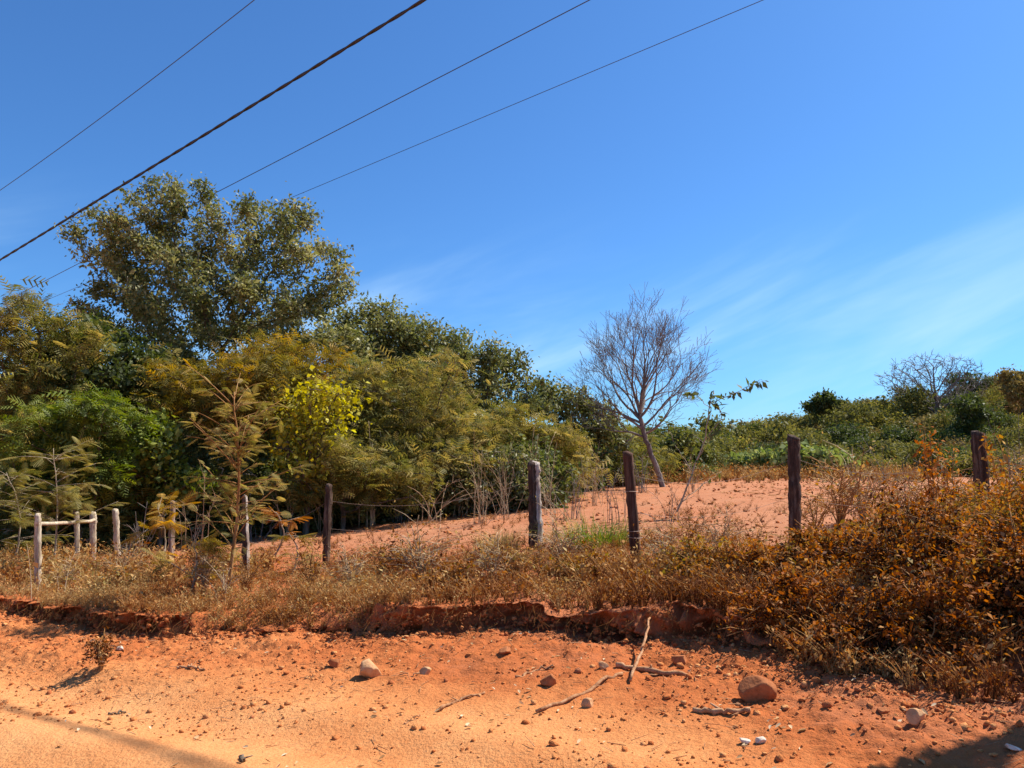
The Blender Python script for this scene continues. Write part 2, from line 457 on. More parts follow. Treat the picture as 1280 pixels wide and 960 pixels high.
POST_DARK = wood_mat('dark_weathered_post', (0.028, 0.016, 0.012), (0.075, 0.044, 0.031), (0.19, 0.135, 0.10), 26, 0.10, 0.8)
POST_GREY = wood_mat('split_grey_post', (0.05, 0.022, 0.014), (0.24, 0.16, 0.115), (0.50, 0.42, 0.36), 22, 0.07, 0.8)
POST_SUN_SIDE = sun_side_mat('painted_sun_side_post', POST_DARK, [(0.16, 0.10, 0.07), (0.40, 0.31, 0.25), (0.60, 0.54, 0.48)])  # sunlit side pale, shaded side dark: the light is painted into the colour
POST_PALE = wood_mat('bleached_post', (0.20, 0.13, 0.08), (0.44, 0.35, 0.24), (0.62, 0.54, 0.42), 26, 0.10, 0.6)
POST_HEWN = wood_mat('hewn_red_post', (0.035, 0.016, 0.011), (0.085, 0.040, 0.026), (0.19, 0.11, 0.075), 20, 0.06, 0.6)
ROCK_PALE = stone_mat('pale_ochre_rock', (0.42, 0.20, 0.09), (0.62, 0.38, 0.20))
ROCK_RED = stone_mat('red_rock', (0.26, 0.085, 0.032), (0.44, 0.17, 0.07))
ROCK_WHITE = stone_mat('whitish_stone', (0.5, 0.38, 0.28), (0.68, 0.60, 0.50))
CABLE = plain_mat('black_cable', (0.018, 0.014, 0.018), 0.5)
WIRE = plain_mat('grey_conductor', (0.07, 0.075, 0.09), 0.5, 0.6)
RUST = plain_mat('rusty_wire', (0.35, 0.24, 0.18), 0.7, 0.2)

# ------------------------------------------------------------------ ground
def grow(a, b, first, ratio):
    o = []; x = a; s = first; sg = 1 if b > a else -1
    while (x - b) * sg < 0:
        x += s * sg; s *= ratio; o.append(x)
    return o
us = np.array(sorted(grow(-3, -260, 0.05, 1.11)) + list(np.arange(-3, 13.001, 0.020)) + grow(13, 260, 0.05, 1.10))
vsq = np.array(sorted(grow(1.4, -260, 0.05, 1.13)) + list(np.arange(1.4, 5.22, 0.02)) + list(np.arange(5.22, 5.56, 0.0065)) + list(np.arange(5.56, 7.0, 0.022)) + grow(7.0, 320, 0.035, 1.032))
UU, VV = np.meshgrid(us, vsq, indexing='ij')
VV = VV + (vbank(UU) - 5.3) * np.exp(-((VV - 5.3) / 1.6) ** 2)      # the rows follow the bank's edge
XX, YY = xy(UU, VV)
ZZ = height(XX, YY)
vbk = vbank(UU)
soil = 0.10 + 0.10 * sstep(6.5, 3.5, UU) + 0.33 * sstep(-2.1, -0.6, VV - vbk) + 0.13 * sstep(-0.3, 0.1, VV - vbk) - 0.05 * sstep(0.2, 1.2, VV - vbk)
soil = soil + 0.42 * sstep(7.0, 12, VV)
soil = soil + 0.20 * sstep(2.5, -1.5, UU) * (VV < vbk) * sstep(1.5, 3.2, VV) + 0.08 * fbm(XX * 0.7, YY * 0.7, 81, 3)
# the bank is undercut: its face is scooped back into alcoves under an overhanging lip of roots and sods
e_ = VV - vbk
zb = ZZ - tilt(XX)
alc = np.clip(0.5 + 1.6 * fbm(UU * 2.8, zb * 3.0 + 5.0, 82, 3, 0.6), 0, 1)
lipn = np.clip(0.5 + 1.3 * fbm(UU * 4.2, UU * 0 + 8.0, 83, 3, 0.6), 0, 1)
NEARU = sstep(1.0, 1.9, UU) * (1 - sstep(12, 14, UU))
face = np.exp(-((e_ - 0.05) / 0.09) ** 2)
sh = NEARU * (0.34 * alc * np.exp(-((e_ - 0.03) / 0.07) ** 2) - 0.20 * lipn * np.exp(-((e_ - 0.19) / 0.09) ** 2))
sh = sh + NEARU * face * (0.13 * fbm(UU * 7, zb * 9, 84, 3, 0.65) + 0.05 * fbm(UU * 22, zb * 24, 85, 2))
sh = sh + NEARU * 0.05 * fbm(UU * 14, VV * 3, 86, 3, 0.7) * np.exp(-((e_ - 0.2) / 0.12) ** 2)
ZZ = ZZ + NEARU * 0.025 * fbm(UU * 12, VV * 12, 87, 3, 0.7) * np.exp(-((e_ - 0.25) / 0.2) ** 2)
XX = XX + NX * sh; YY = YY + NY * sh
nu, nv = UU.shape
idx = np.arange(nu * nv).reshape(nu, nv)
quads = np.stack([idx[:-1, :-1], idx[1:, :-1], idx[1:, 1:], idx[:-1, 1:]], -1)
vm = (VV - vbk)[:-1, :-1]; ym = YY[:-1, :-1]
masks = [('dirt_road', vm < -0.62), ('roadside_bank', (vm >= -0.62) & (VV[:-1, :-1] < 9.0)),
         ('field', (VV[:-1, :-1] >= 9.0) & (ym < 52)), ('hillside', (VV[:-1, :-1] >= 9.0) & (ym >= 52))]
allv = np.stack([XX, YY, ZZ], -1).reshape(-1, 3); alla = soil.ravel()
for nm, mk in masks:
    q = quads[mk]
    ids, inv = np.unique(q.ravel(), return_inverse=True)
    me_ = mesh_np(nm, allv[ids], inv.reshape(-1, 4)[:, ::-1] if False else inv.reshape(-1, 4), {'tint': alla[ids]}, smooth=True)
    o = link(nm, me_, SOIL); tag(o, kind='structure')

# ------------------------------------------------------------------ trees
def colonize(att, trunk, step, di, dk, jit=0.15, up=0.0, maxit=160, rg=rng):
    nodes = [np.asarray(p, float) for p in trunk]
    par = [-1] + list(range(len(trunk) - 1))
    P = np.array(nodes)
    d = np.linalg.norm(att[:, None] - P[None], axis=2)
    ni = d.argmin(1); nd = d.min(1)
    alive = np.ones(len(att), bool)
    kids = {}
    P = list(nodes)
    for it in range(maxit):
        act = alive & (nd < di)
        if not act.any():
            if it == 0:
                act = alive & (nd <= nd[alive].min() + 1e-6)
            else: break
        idxs = ni[act]
        PA = np.array(P)
        vec = unit(att[act] - PA[idxs])
        un, inv = np.unique(idxs, return_inverse=True)
        acc = np.zeros((len(un), 3)); np.add.at(acc, inv, vec)
        acc = unit(acc) + rg.normal(0, jit, acc.shape); acc[:, 2] += up
        acc = unit(acc)
        new = []
        for k, i in enumerate(un):
            c = kids.setdefault(int(i), [])
            if len(c) >= 3: continue
            if any(np.dot(acc[k], e) > 0.93 for e in c): continue
            c.append(acc[k]); new.append((PA[i] + acc[k] * step, int(i)))
        if not new: break
        s0 = len(P)
        for p, i in new: P.append(p); par.append(i)
        NP = np.array([p for p, _ in new])
        al = np.where(alive)[0]
        dd = np.linalg.norm(att[al][:, None] - NP[None], axis=2)
        m = dd.min(1); better = m < nd[al]
        ni[al[better]] = dd.argmin(1)[better] + s0; nd[al[better]] = m[better]
        alive &= nd > dk
    return np.array(P), np.array(par)
def radii(P, par, tip, power=2.3, rmax=None):
    n = len(P); acc = np.zeros(n)
    has = np.zeros(n, bool)
    for i in range(n - 1, 0, -1):
        if not has[i]: acc[i] += tip ** power
        if par[i] >= 0: acc[par[i]] += acc[i]; has[par[i]] = True
    r = acc ** (1 / power)
    if rmax: r = r * np.where(r > 0, 1, 1); r = r * min(1.0, rmax / r.max()) if r.max() > rmax else r * 1.0
    return np.maximum(r, tip * 0.6), ~has
def skeleton_mesh(name, P, par, r, sides=5):
    b = Buf()
    c = np.where(par >= 0)[0]
    p0 = P[par[c]]; p1 = P[c]
    ext = p1 + (p1 - p0) * 0.08
    thick = r[c] > 0.03
    for m, s in ((thick, 7), (~thick, 3 if sides <= 4 else 4)):
        rr0 = np.minimum(r[par[c]][m], r[c][m] * 1.25)
        tubes(b, p0[m], ext[m], rr0, r[c][m], s)
    return b.mesh(name, True)
def ellip(c, rad, n, rg, shell=0.35):
    v = unit(rg.normal(size=(n, 3))) * (rg.uniform(shell ** 3, 1, (n, 1)) ** (1 / 3))
    return np.asarray(c) + v * np.asarray(rad)
def leaves(buf, pos, kind, size, rg, tints, out=None):
    n = len(pos)
    ax = unit(rg.normal(size=(n, 3)) + np.array([0, 0, -0.25]))
    if out is not None: ax = unit(ax + 0.6 * out)
    upv = unit(rg.normal(size=(n, 3)) * 0.75 + np.array([0, 0, 1.0]))
    if kind == 'frond':
        ax[:, 2] *= 0.6; ax = unit(ax)
        upv = unit(rg.normal(size=(n, 3)) * 0.55 + np.array([0, 0, 1.0]))
    tv, tq = {'kite': KITE, 'round': ROUND, 'frond': FROND, 'curl': CURL}[kind]
    scatter(buf, tv, tq, frames(ax, upv), pos, size * np.clip(rg.lognormal(-0.05, 0.32, n), 0.45, 2.0), ia=tints)
def crown_points(P, par, r, n, spread, rg, thresh, twig_bias=2.0, nt_=0):
    ok = (r < thresh) & (par >= 0); ok[:nt_] = False
    cand = np.where(ok)[0]
    wgt = (thresh / r[cand]) ** twig_bias; wgt = wgt * rg.uniform(0.15, 1.6, len(cand)); wgt /= wgt.sum()
    ch = rg.choice(cand, n, p=wgt)
    t = rg.uniform(0, 1, (n, 1))
    pos = P[par[ch]] * (1 - t) + P[ch] * t + rg.normal(0, spread, (n, 3)) * np.array([1, 1, 0.75])
    return pos, ch
def build_tree(base, lobes, kind='kite', nleaf=12000, leaf=0.13, lmat=L_OLIVE, bmat=BARK, trunk=None, natt=420, tip=0.012,
               seed=1, spread=None, tint=(0.5, 0.2), name='tree', label=None, cat='tree', group=None, rmax=0.25, step=None, shell=0.3, rag=None):
    """lobes: world-space (centre, radii); the crown fills them, the limbs grow into them"""
    rg = np.random.default_rng(seed)
    base = np.asarray(base, float)
    lob = [(np.asarray(c, float) - base, np.asarray(r_, float)) for c, r_ in lobes]
    rag = rag if rag is not None else (11 if kind == 'frond' else 3)
    if rag:                                  # break every lobe into smaller clumps with gaps between them
        sub = []
        for c, r_ in lob:
            for k in range(rag):
                d = unit(rg.normal(size=3)) * rg.uniform(0.45, 1.1)
                f = rg.uniform(0.22, 0.46) if kind == 'frond' else rg.uniform(0.34, 0.62)
                sub.append((c + d * r_, r_ * f * np.array([1.1, 1.1, 0.5 if kind == 'frond' else 0.85])))
            sub.append((c, r_ * (0.5 if kind == 'frond' else 0.8)))
        lob = sub
    vol = np.array([np.prod(r_) ** 0.8 for _, r_ in lob]); vol /= vol.sum()
    att = np.concatenate([ellip(c, r_, max(12, int(natt * w)), rg, shell) for (c, r_), w in zip(lob, vol)])
    size = max(np.ptp(att[:, 0]), np.ptp(att[:, 2]))
    step = step or size / 26
    ctr = sum(c * w for (c, _), w in zip(lob, vol))
    low = min(c[2] - r_[2] for c, r_ in lob)
    if trunk is None:
        fork = np.array([ctr[0] * 0.4, ctr[1] * 0.4, max(low * 0.75, size * 0.06)])
        trunk = [np.zeros(3), fork]
    tp = [np.array([0, 0, -0.15])]
    pts = [np.asarray(p, float) for p in trunk]
    for a, b in zip(pts[:-1], pts[1:]):
        m = max(2, int(np.linalg.norm(b - a) / step))
        for k in range(1, m + 1):
            tp.append(a + (b - a) * k / m + rg.normal(0, step * 0.06, 3) * (k < m))
    P, par = colonize(att, tp, step, step * 9, step * 1.6, 0.18, 0.05, rg=rg)
    r, tips = radii(P, par, tip, 2.4, rmax)
    root = empty(name, base)
    tag(root, label, cat, group)
    link('trunk', skeleton_mesh('trunk', P, par, r), bmat, root)
    spread = spread or step * (1.25 if kind == 'frond' else 0.9)
    pos, ch = crown_points(P, par, r, nleaf, spread, rg, max(tip * 3.2, 0.02), nt_=len(tp))
    pos[:, 2] = np.maximum(pos[:, 2], 0.05)
    clump = rg.normal(0, tint[1] * 0.7, len(P))
    tn = np.clip(tint[0] + clump[ch] + rg.normal(0, tint[1] * 0.7, nleaf), 0, 1)
    b = Buf(); leaves(b, pos, kind, leaf, rg, tn)
    link('crown', b.mesh('crown'), lmat, root)
    return root
def lobe(px, py, rx, ry, Y, depth=0.8):
    k = Y / F
    return (W(px, py, Y), (rx * k, rx * k * depth, ry * k))
def gbase(px, Y):
    x = W(px, 580, Y)[0]
    return (x, Y, H1(x, Y))
def ptree(px, Y, lobes, **kw):
    return build_tree(gbase(px, Y), [lobe(*l, Y + (l[4] if len(l) > 4 else 0)) if len(l) == 4 else lobe(*l[:4], Y + l[4]) for l in lobes], **kw)

# the big spreading tree and its neighbours, left of centre
ptree(285, 25, [(165, 300, 84, 62), (212, 258, 66, 46), (325, 292, 84, 60), (392, 345, 62, 60), (270, 375, 150, 70), (150, 375, 66, 58), (345, 410, 90, 50), (230, 430, 100, 45), (420, 430, 55, 40)],
      nleaf=56000, leaf=0.14, lmat=L_OLIVE, natt=2000, seed=3, tip=0.0105, rmax=0.24, shell=0.0, spread=0.19, tint=(0.48, 0.34), rag=0,
      name='spreading_tree', label='tallest tree, wide olive-green crown with sky showing through, left of centre', cat='tree')
ptree(120, 21.5, [(110, 440, 85, 62), (165, 480, 75, 70), (70, 480, 70, 55)], nleaf=22000, leaf=0.15, lmat=L_DARK, seed=5, spread=0.22, tint=(0.4, 0.2),
      name='evergreen_tree', label='dark green dense tree under the left side of the tallest tree', cat='tree')
ptree(15, 19.5, [(20, 415, 70, 46), (-40, 440, 70, 60), (50, 480, 80, 60), (30, 545, 80, 40)], kind='frond', nleaf=4200, leaf=0.30, lmat=L_FEATHER, seed=6, tint=(0.45, 0.35),
      name='feathery_tree', label='pale olive feathery tree cut by the left edge of the photo', cat='tree')
ptree(490, 27, [(490, 425, 62, 42), (450, 415, 46, 42), (455, 460, 50, 45), (530, 470, 60, 50)], nleaf=22000, leaf=0.14, lmat=L_OLIVE, seed=8, spread=0.25, tint=(0.5, 0.2),
      name='olive_tree', label='rounded olive tree just right of the tallest tree, its top against the sky', cat='tree')
ptree(570, 28, [(560, 440, 55, 42), (600, 465, 45, 40), (575, 510, 60, 50)], nleaf=19000, leaf=0.14, lmat=L_OLIVE, seed=9, spread=0.25, tint=(0.42, 0.2),
      name='olive_tree', label='second rounded olive tree in the treeline, between the rounded one and the thin pale-stemmed one', cat='tree')
ptree(640, 29, [(640, 450, 22, 16), (622, 475, 26, 22), (655, 482, 20, 16), (628, 520, 30, 30), (668, 505, 20, 16)], nleaf=4500, leaf=0.16, lmat=L_OLIVE, bmat=BARK_PALE, seed=10, spread=0.2,
      tint=(0.4, 0.2), natt=260, name='slender_tree', label='slender open tree with pale stem at the right end of the tall trees', cat='tree')
ptree(715, 33, [(685, 500, 32, 34), (718, 508, 34, 28), (745, 535, 36, 28)], nleaf=7000, leaf=0.18, lmat=L_OLIVE, seed=11, spread=0.22, tint=(0.4, 0.2),
      name='olive_tree', label='low olive tree left of the leafless tree, where the treeline steps down', cat='tree')
# feathery yellow-olive trees in front
ptree(520, 22.5, [(520, 500, 100, 48), (460, 535, 80, 50), (590, 545, 75, 48), (520, 560, 110, 35)], kind='frond', nleaf=6400, leaf=0.30, lmat=L_FEATHER, seed=12, tint=(0.5, 0.35),
      name='feathery_tree', label='broad yellow-olive feathery tree in front of the rounded olive trees', cat='tree')
ptree(310, 20.5, [(300, 455, 100, 36), (370, 450, 75, 34), (230, 490, 85, 42), (310, 510, 100, 40)], kind='frond', nleaf=5200, leaf=0.29, lmat=L_GOLD, seed=13, tint=(0.3, 0.35),
      name='feathery_tree', label='ochre-tinged feathery tree under the crown of the tallest tree', cat='tree')
ptree(385, 19.3, [(388, 503, 44, 26), (360, 522, 36, 24), (410, 492, 26, 22), (400, 535, 36, 22), (375, 560, 40, 26), (390, 595, 40, 26)], kind='round', nleaf=3400, leaf=0.12, lmat=L_YELLOW, seed=14, spread=0.26, natt=320, bmat=BARK, rag=6, tint=(0.4, 0.35),
      name='yellow_shrub', label='bright yellow-leaved shrub below the tallest tree', cat='shrub')
ptree(105, 17.5, [(100, 520, 60, 36), (55, 555, 60, 40), (145, 545, 50, 45), (100, 600, 80, 30)], kind='frond', nleaf=3800, leaf=0.27, lmat=L_GREEN, seed=15, tint=(0.4, 0.35),
      name='feathery_shrub', label='bright green feathery shrub at the left, before the dark green tree', cat='shrub')
ptree(205, 18.5, [(200, 550, 34, 40), (196, 590, 40, 30), (215, 610, 40, 30)], kind='round', nleaf=3600, leaf=0.13, lmat=L_GREEN, seed=16, spread=0.16, natt=250, tint=(0.5, 0.3),
      name='leafy_shrub', label='fresh green shrub with rounded leaves behind the fence, left of the golden sapling', cat='shrub')
ptree(430, 19.5, [(430, 575, 75, 34), (390, 605, 60, 34), (470, 600, 60, 30)], kind='frond', nleaf=3200, leaf=0.26, lmat=L_FEATHER, seed=17, tint=(0.35, 0.35),
      name='feathery_shrub', label='low olive feathery shrub below the bright yellow shrub', cat='shrub')
ptree(655, 25, [(650, 550, 75, 46), (705, 565, 60, 40), (605, 580, 60, 40), (655, 600, 80, 26)], kind='frond', nleaf=4600, leaf=0.31, lmat=L_FEATHER, seed=18, tint=(0.55, 0.35),
      name='feathery_tree', label='spreading olive feathery tree right behind the split grey fence post', cat='tree')
ptree(760, 37, [(750, 562, 70, 34), (810, 580, 45, 24), (715, 570, 60, 34)], kind='frond', nleaf=4200, leaf=0.34, lmat=L_FEATHER, seed=19, tint=(0.4, 0.35),
      name='feathery_tree', label='low olive feathery tree at the foot of the leafless tree', cat='tree')
ptree(240, 22, [(235, 540, 70, 50), (270, 590, 80, 40)], nleaf=9000, leaf=0.13, lmat=L_OLIVE, seed=23, tint=(0.35, 0.3), spread=0.2,
      name='olive_shrub', label='grey-green shrub behind the golden sapling at the foot of the tallest tree', cat='shrub')
ptree(345, 21.5, [(340, 560, 70, 50), (380, 600, 60, 36)], nleaf=9000, leaf=0.13, lmat=L_OLIVE, bmat=BARK_PALE, seed=24, tint=(0.45, 0.3), spread=0.2,
      name='olive_shrub', label='olive shrub with pale stems between the golden sapling and the thin dark post', cat='shrub')
ptree(455, 24, [(455, 500, 60, 50), (430, 540, 60, 50)], nleaf=9000, leaf=0.14, lmat=L_OLIVE, bmat=BARK_PALE, seed=25, tint=(0.4, 0.3), spread=0.22,
      name='olive_tree', label='olive tree right behind the bright yellow shrub', cat='tree')

# fillers: rows of forest behind, seen only in gaps, and the shaded shrub layer at its front
def proto(kind, lmat, bmat, nleaf, leaf, seed, tint, name, label, cat, group, r=1.7, h=4.6, low=False, **kw):
    return build_tree((0, 0, 0), ([((0, 0, h * 0.2), (r * 1.1, r * 1.1, h * 0.22)), ((r * 0.7, 0, h * 0.2), (r * 0.6, r * 0.7, h * 0.2)), ((-r * 0.7, 0.2, h * 0.2), (r * 0.6, r * 0.7, h * 0.2))] if low else []) + [((0, 0, h * 0.62), (r, r, h * 0.34)), ((r * 0.45, 0.3, h * 0.5), (r * 0.7, r * 0.7, h * 0.28)), ((-r * 0.5, -0.2, h * 0.42), (r * 0.7, r * 0.7, h * 0.3))],
                      kind, nleaf, leaf, lmat, bmat, seed=seed, tint=tint, name=name, label=label, cat=cat, group=group, natt=260, **kw)
GB = 'trees in the wood behind the front row'
fA = proto('kite', L_DARK, BARK, 11000, 0.17, 31, (0.6, 0.3), 'wood_tree', 'dark green tree deep in the wood behind the front row', 'tree', GB, low=True)
fB = proto('kite', L_OLIVE, BARK, 11000, 0.17, 32, (0.4, 0.3), 'wood_tree', 'olive green tree deep in the wood behind the front row', 'tree', GB, low=True)
GS = 'shrubs along the foot of the wood'
sA = proto('round', L_DARK, BARK, 6000, 0.12, 33, (0.6, 0.3), 'understorey_shrub', 'dark leafy shrub along the shaded foot of the wood', 'shrub', GS, r=1.1, h=2.0, spread=0.13, low=True)
sB = proto('frond', L_FEATHER, BARK_PALE, 1100, 0.28, 34, (0.25, 0.2), 'understorey_shrub', 'olive feathery shrub along the foot of the wood', 'shrub', GS, r=1.1, h=2.2, spread=0.13, low=True)
sC = proto('kite', L_OLIVE, BARK_PALE, 4600, 0.12, 35, (0.4, 0.3), 'understorey_shrub', 'grey-olive open shrub along the foot of the wood', 'shrub', GS, r=1.0, h=2.1, spread=0.15, low=True)
rr = random.Random(5)
firsts = {}
def put(p, x, y, rz, sc, dz=0.0):
    z = H1(x, y) + dz
    if p.name not in firsts:
        firsts[p.name] = 1
        p.location = (x, y, z); p.rotation_euler = (0, 0, rz); p.scale = sc if hasattr(sc, '__len__') else (sc, sc, sc)
        return p
    return copy_tree(p, (x, y, z), rz, sc)
for k, px in enumerate(range(-230, 720, 62)):
    Y = rr.uniform(29, 33) + max(0, px - 500) * 0.02
    x = W(px + rr.uniform(-15, 15), 580, Y)[0]
    top = np.interp(px, [-200, 0, 100, 400, 480, 600, 700], [420, 420, 400, 400, 430, 480, 525])
    sc = ((580 - top) / F * Y + 1.6) / 4.6
    put(rr.choice([fA, fB]), x, Y, rr.uniform(0, 6), (sc * 1.15, sc * 1.15, sc))
for k, px in enumerate(range(-200, 640, 60)):
    Y = rr.uniform(24.5, 26.5)
    x = W(px + rr.uniform(-15, 15), 580, Y)[0]
    put(rr.choice([fA, fB, fB]), x, Y, rr.uniform(0, 6), rr.uniform(0.85, 1.0))
for k, px in enumerate(range(-150, 700, 36)):
    Y = np.interp(px, [-150, 0, 300, 450, 650, 700], [18.5, 18.5, 20, 21.5, 22.5, 24]) + rr.uniform(-0.6, 0.8)
    x = W(px + rr.uniform(-10, 10), 580, Y)[0]
    put(rr.choice([sA, sA, sC, sB, sC]), x, Y, rr.uniform(0, 6), rr.uniform(0.9, 1.25))
for k, px in enumerate(range(660, 880, 26)):
    Y = np.interp(px, [660, 720, 880], [25, 33, 41]) + rr.uniform(-1, 1)
    x = W(px, 580, Y)[0]
    put(rr.choice([sB, sB, sC, sA]), x, Y, rr.uniform(0, 6), rr.uniform(1.0, 1.5))

# ------------------------------------------------------------------ leafless trees
def bare_tree(base, lobes, trunk, natt, step, tip, seed, name, label, mat=TWIG, di=7, dk=1.5, rmax=0.14, twigs=2, tl=0.3, up=0.06):
    rg = np.random.default_rng(seed)
    base = np.asarray(base, float)
    att = np.concatenate([ellip(np.asarray(c) - base, r_, natt, rg, 0.15) for c, r_ in lobes])
    tp = [np.array([0, 0, -0.15])]
    pts = [np.asarray(p, float) - base for p in trunk]
    for a, b in zip(pts[:-1], pts[1:]):
        m = max(2, int(np.linalg.norm(b - a) / step))
        for k in range(1, m + 1): tp.append(a + (b - a) * k / m + rg.normal(0, step * 0.1, 3))
    P, par = colonize(att, tp, step, step * di, step * dk, 0.12, up, 220, rg)
    r, tips = radii(P, par, tip, 2.35, rmax)
    root = empty(name, base); tag(root, label, 'tree')
    big = r > tip * 2.2
    big[:len(tp)] = True
    def sub(mask, nm):
        b = Buf(); c = np.where((par >= 0) & mask)[0]
        p0 = P[par[c]]; p1 = P[c]; ext = p1 + (p1 - p0) * 0.06
        tubes(b, p0, ext, np.minimum(r[par[c]], r[c] * 1.25), r[c], 6 if nm == 'trunk' else 3)
        return b
    link('trunk', sub(big, 'trunk').mesh('trunk', True), mat, root)
    b = sub(~big, 'twigs')
    ti = np.where(tips & (par >= 0))[0]
    for k in range(twigs):
        d = unit(unit(P[ti] - P[par[ti]]) + rg.normal(0, 0.45, (len(ti), 3)) + np.array([0, 0, 0.2]))
        tubes(b, P[ti], P[ti] + d * (tl * rg.uniform(0.5, 1.2, (len(ti), 1))), np.full(len(ti), tip * 0.9), np.full(len(ti), tip * 0.5), 3)
    link('crown', b.mesh('crown'), mat, root)
    return root
def forked_tree(base, trunk, limbs, total, levels, r0, tip, seed, label, mat=TWIG, name='bare_tree', squash=0.35, wob=0.10):
    """leans up its trunk, then limbs fork again and again into a fan of fine twigs"""
    rg = np.random.default_rng(seed); base = np.asarray(base, float)
    big = Buf(); fine = Buf()
    pts = np.array([np.asarray(p, float) - base for p in trunk]); pts[0, 2] -= 0.15
    t = np.linspace(0, len(pts) - 1, 22)
    tp = np.stack([np.interp(t, np.arange(len(pts)), pts[:, i]) for i in range(3)], 1); tp[1:-1] += rg.normal(0, 0.02, (20, 3))
    sweep(big, tp, np.linspace(r0, r0 * 0.72, 22), 8)
    def grow_(p, d, L, r, lev):
        n = 4; P_ = [p]; q = p.copy(); dd = d.copy()
        for k in range(n):
            dd = unit((dd + rg.normal(0, wob, 3) + np.array([0, 0, 0.05]))[None])[0]
            q = q + dd * L / n; P_.append(q.copy())
        P_ = np.array(P_); r1 = max(r * 0.74, tip)
        sweep(big if r > tip * 3 else fine, P_, np.linspace(r, r1, n + 1), 6 if r > 0.03 else 4 if r > 0.015 else 3, cap=False)
        if lev == 0: return
        if lev < levels - 2 and rg.uniform() < 0.06: return
        side = unit(np.cross(dd, rg.normal(size=3))[None])[0]
        a1 = rg.uniform(0.12, 0.35); a2 = rg.uniform(0.30, 0.62)
        f = rg.uniform(0.72, 0.92, 2)
        grow_(q, unit((dd * math.cos(a1) + side * math.sin(a1))[None])[0], L * f[0], r1 * 0.93, lev - 1)
        grow_(q, unit((dd * math.cos(a2) - side * math.sin(a2))[None])[0], L * f[1], r1 * 0.74, lev - 1)
        for k in (1, 2, 3):
            if rg.uniform() < (0.22 if lev > 2 else 0.42):
                s2 = unit(np.cross(dd, rg.normal(size=3))[None])[0]; a3 = rg.uniform(0.5, 0.95)
                grow_(P_[k], unit((dd * math.cos(a3) + s2 * math.sin(a3))[None])[0], L * rg.uniform(0.45, 0.75), r1 * 0.5, min(lev - 1, 2))
    for th, az_, lf, k in limbs:
        d = np.array([math.sin(th) * math.cos(az_), math.sin(th) * math.sin(az_) , math.cos(th)])
        geo_ = (1 - 0.82 ** (levels + 1)) / 0.18
        grow_(tp[k], d, total * lf / geo_, max(r0 * 0.5 * (1 - 0.02 * (21 - k)), tip), levels)
    root = empty(name, base); tag(root, label, 'tree')
    link('trunk', big.mesh('trunk', True), mat, root); link('crown', fine.mesh('crown'), mat, root)
    return root
Yb = 31.0
bb = gbase(829, Yb)
forked_tree(bb, [bb, W(822, 588, Yb), W(812, 562, Yb), W(803, 538, Yb), W(800, 518, Yb)],
            [(0.10, 2.0, 1.0, 21), (0.38, 0.2, 0.98, 21), (0.42, 3.3, 1.0, 21), (0.70, 2.7, 0.92, 19), (0.72, -0.3, 0.90, 20), (0.5, 1.5, 0.85, 20), (0.5, 4.6, 0.85, 21), (0.95, 0.3, 0.80, 17), (1.0, 3.0, 0.84, 18), (1.2, 3.4, 0.70, 16), (1.15, -0.2, 0.70, 15), (1.35, 2.9, 0.6, 14), (0.25, 5.5, 0.95, 21), (0.6, 1.0, 0.9, 20), (0.6, 2.3, 0.9, 20)],
            4.9, 6, 0.12, 0.0068, 43, 'leafless round-headed tree with leaning trunk standing at the end of the field')

# ------------------------------------------------------------------ far hillside: scrub, one dark round tree, a wide bare tree
GH = 'scrub bushes covering the far hillside'
hE = proto('kite', L_DARK, BARK, 3600, 0.24, 59, (0.25, 0.2), 'hillside_bush', 'dark green bush among the scrub covering the far hillside', 'bush', GH, r=1.9, h=3.4, spread=0.25, low=True)
hA = proto('kite', L_HILL, BARK, 4200, 0.26, 51, (0.5, 0.2), 'hillside_bush', 'green bush among the scrub covering the far hillside', 'bush', GH, r=2.2, h=3.2, spread=0.3, low=True)
hB = proto('kite', L_HILL, BARK, 3800, 0.24, 52, (0.55, 0.3), 'hillside_bush', 'green bush among the scrub covering the far hillside', 'bush', GH, r=1.9, h=2.6, spread=0.3, low=True)
hC = proto('kite', L_HILLBR, BARK, 2600, 0.22, 53, (0.5, 0.2), 'hillside_bush', 'brownish dry bush among the scrub covering the far hillside', 'bush', GH, r=1.8, h=2.4, spread=0.3, low=True)
hD = proto('kite', L_FEATHER, BARK, 3800, 0.22, 54, (0.3, 0.3), 'hillside_bush', 'yellow-olive bush among the scrub covering the far hillside', 'bush', GH, r=1.9, h=2.8, spread=0.3, low=True)
rr = random.Random(8)
cnt = 0
spots = []
for row, Y in enumerate(np.concatenate([np.arange(47, 70, 5.2), np.arange(72, 122, 8.0)])):
    dx_ = 23.0 if Y < 70 else 22.0
    for px in np.arange(800 + (row % 2) * dx_ / 2, 1360, dx_):
        spots.append((Y, px))
for Y, px in spots:
    Yj = Y + rr.uniform(-2.4, 2.4)
    x = W(px + rr.uniform(-10, 10), 580, Yj)[0]
    if Yj < 57 and px < 850: continue
    sc = rr.choice([rr.uniform(0.5, 0.9), rr.uniform(0.7, 1.2), rr.uniform(1.0, 1.5)]) * (0.5 if Y < 56 else 0.62 if Y < 72 else 0.82 + (Y - 72) * 0.003)
    p = rr.choice([hA, hA, hE, hB, hC, hD]) if px < 1150 else rr.choice([hA, hE, hC, hC, hD])
    put(p, x, Yj, rr.uniform(0, 6), (sc * 1.2, sc * 1.2, sc * rr.uniform(0.75, 1.35)), -0.2); cnt += 1
print('hill bushes', cnt)
Yt = 104
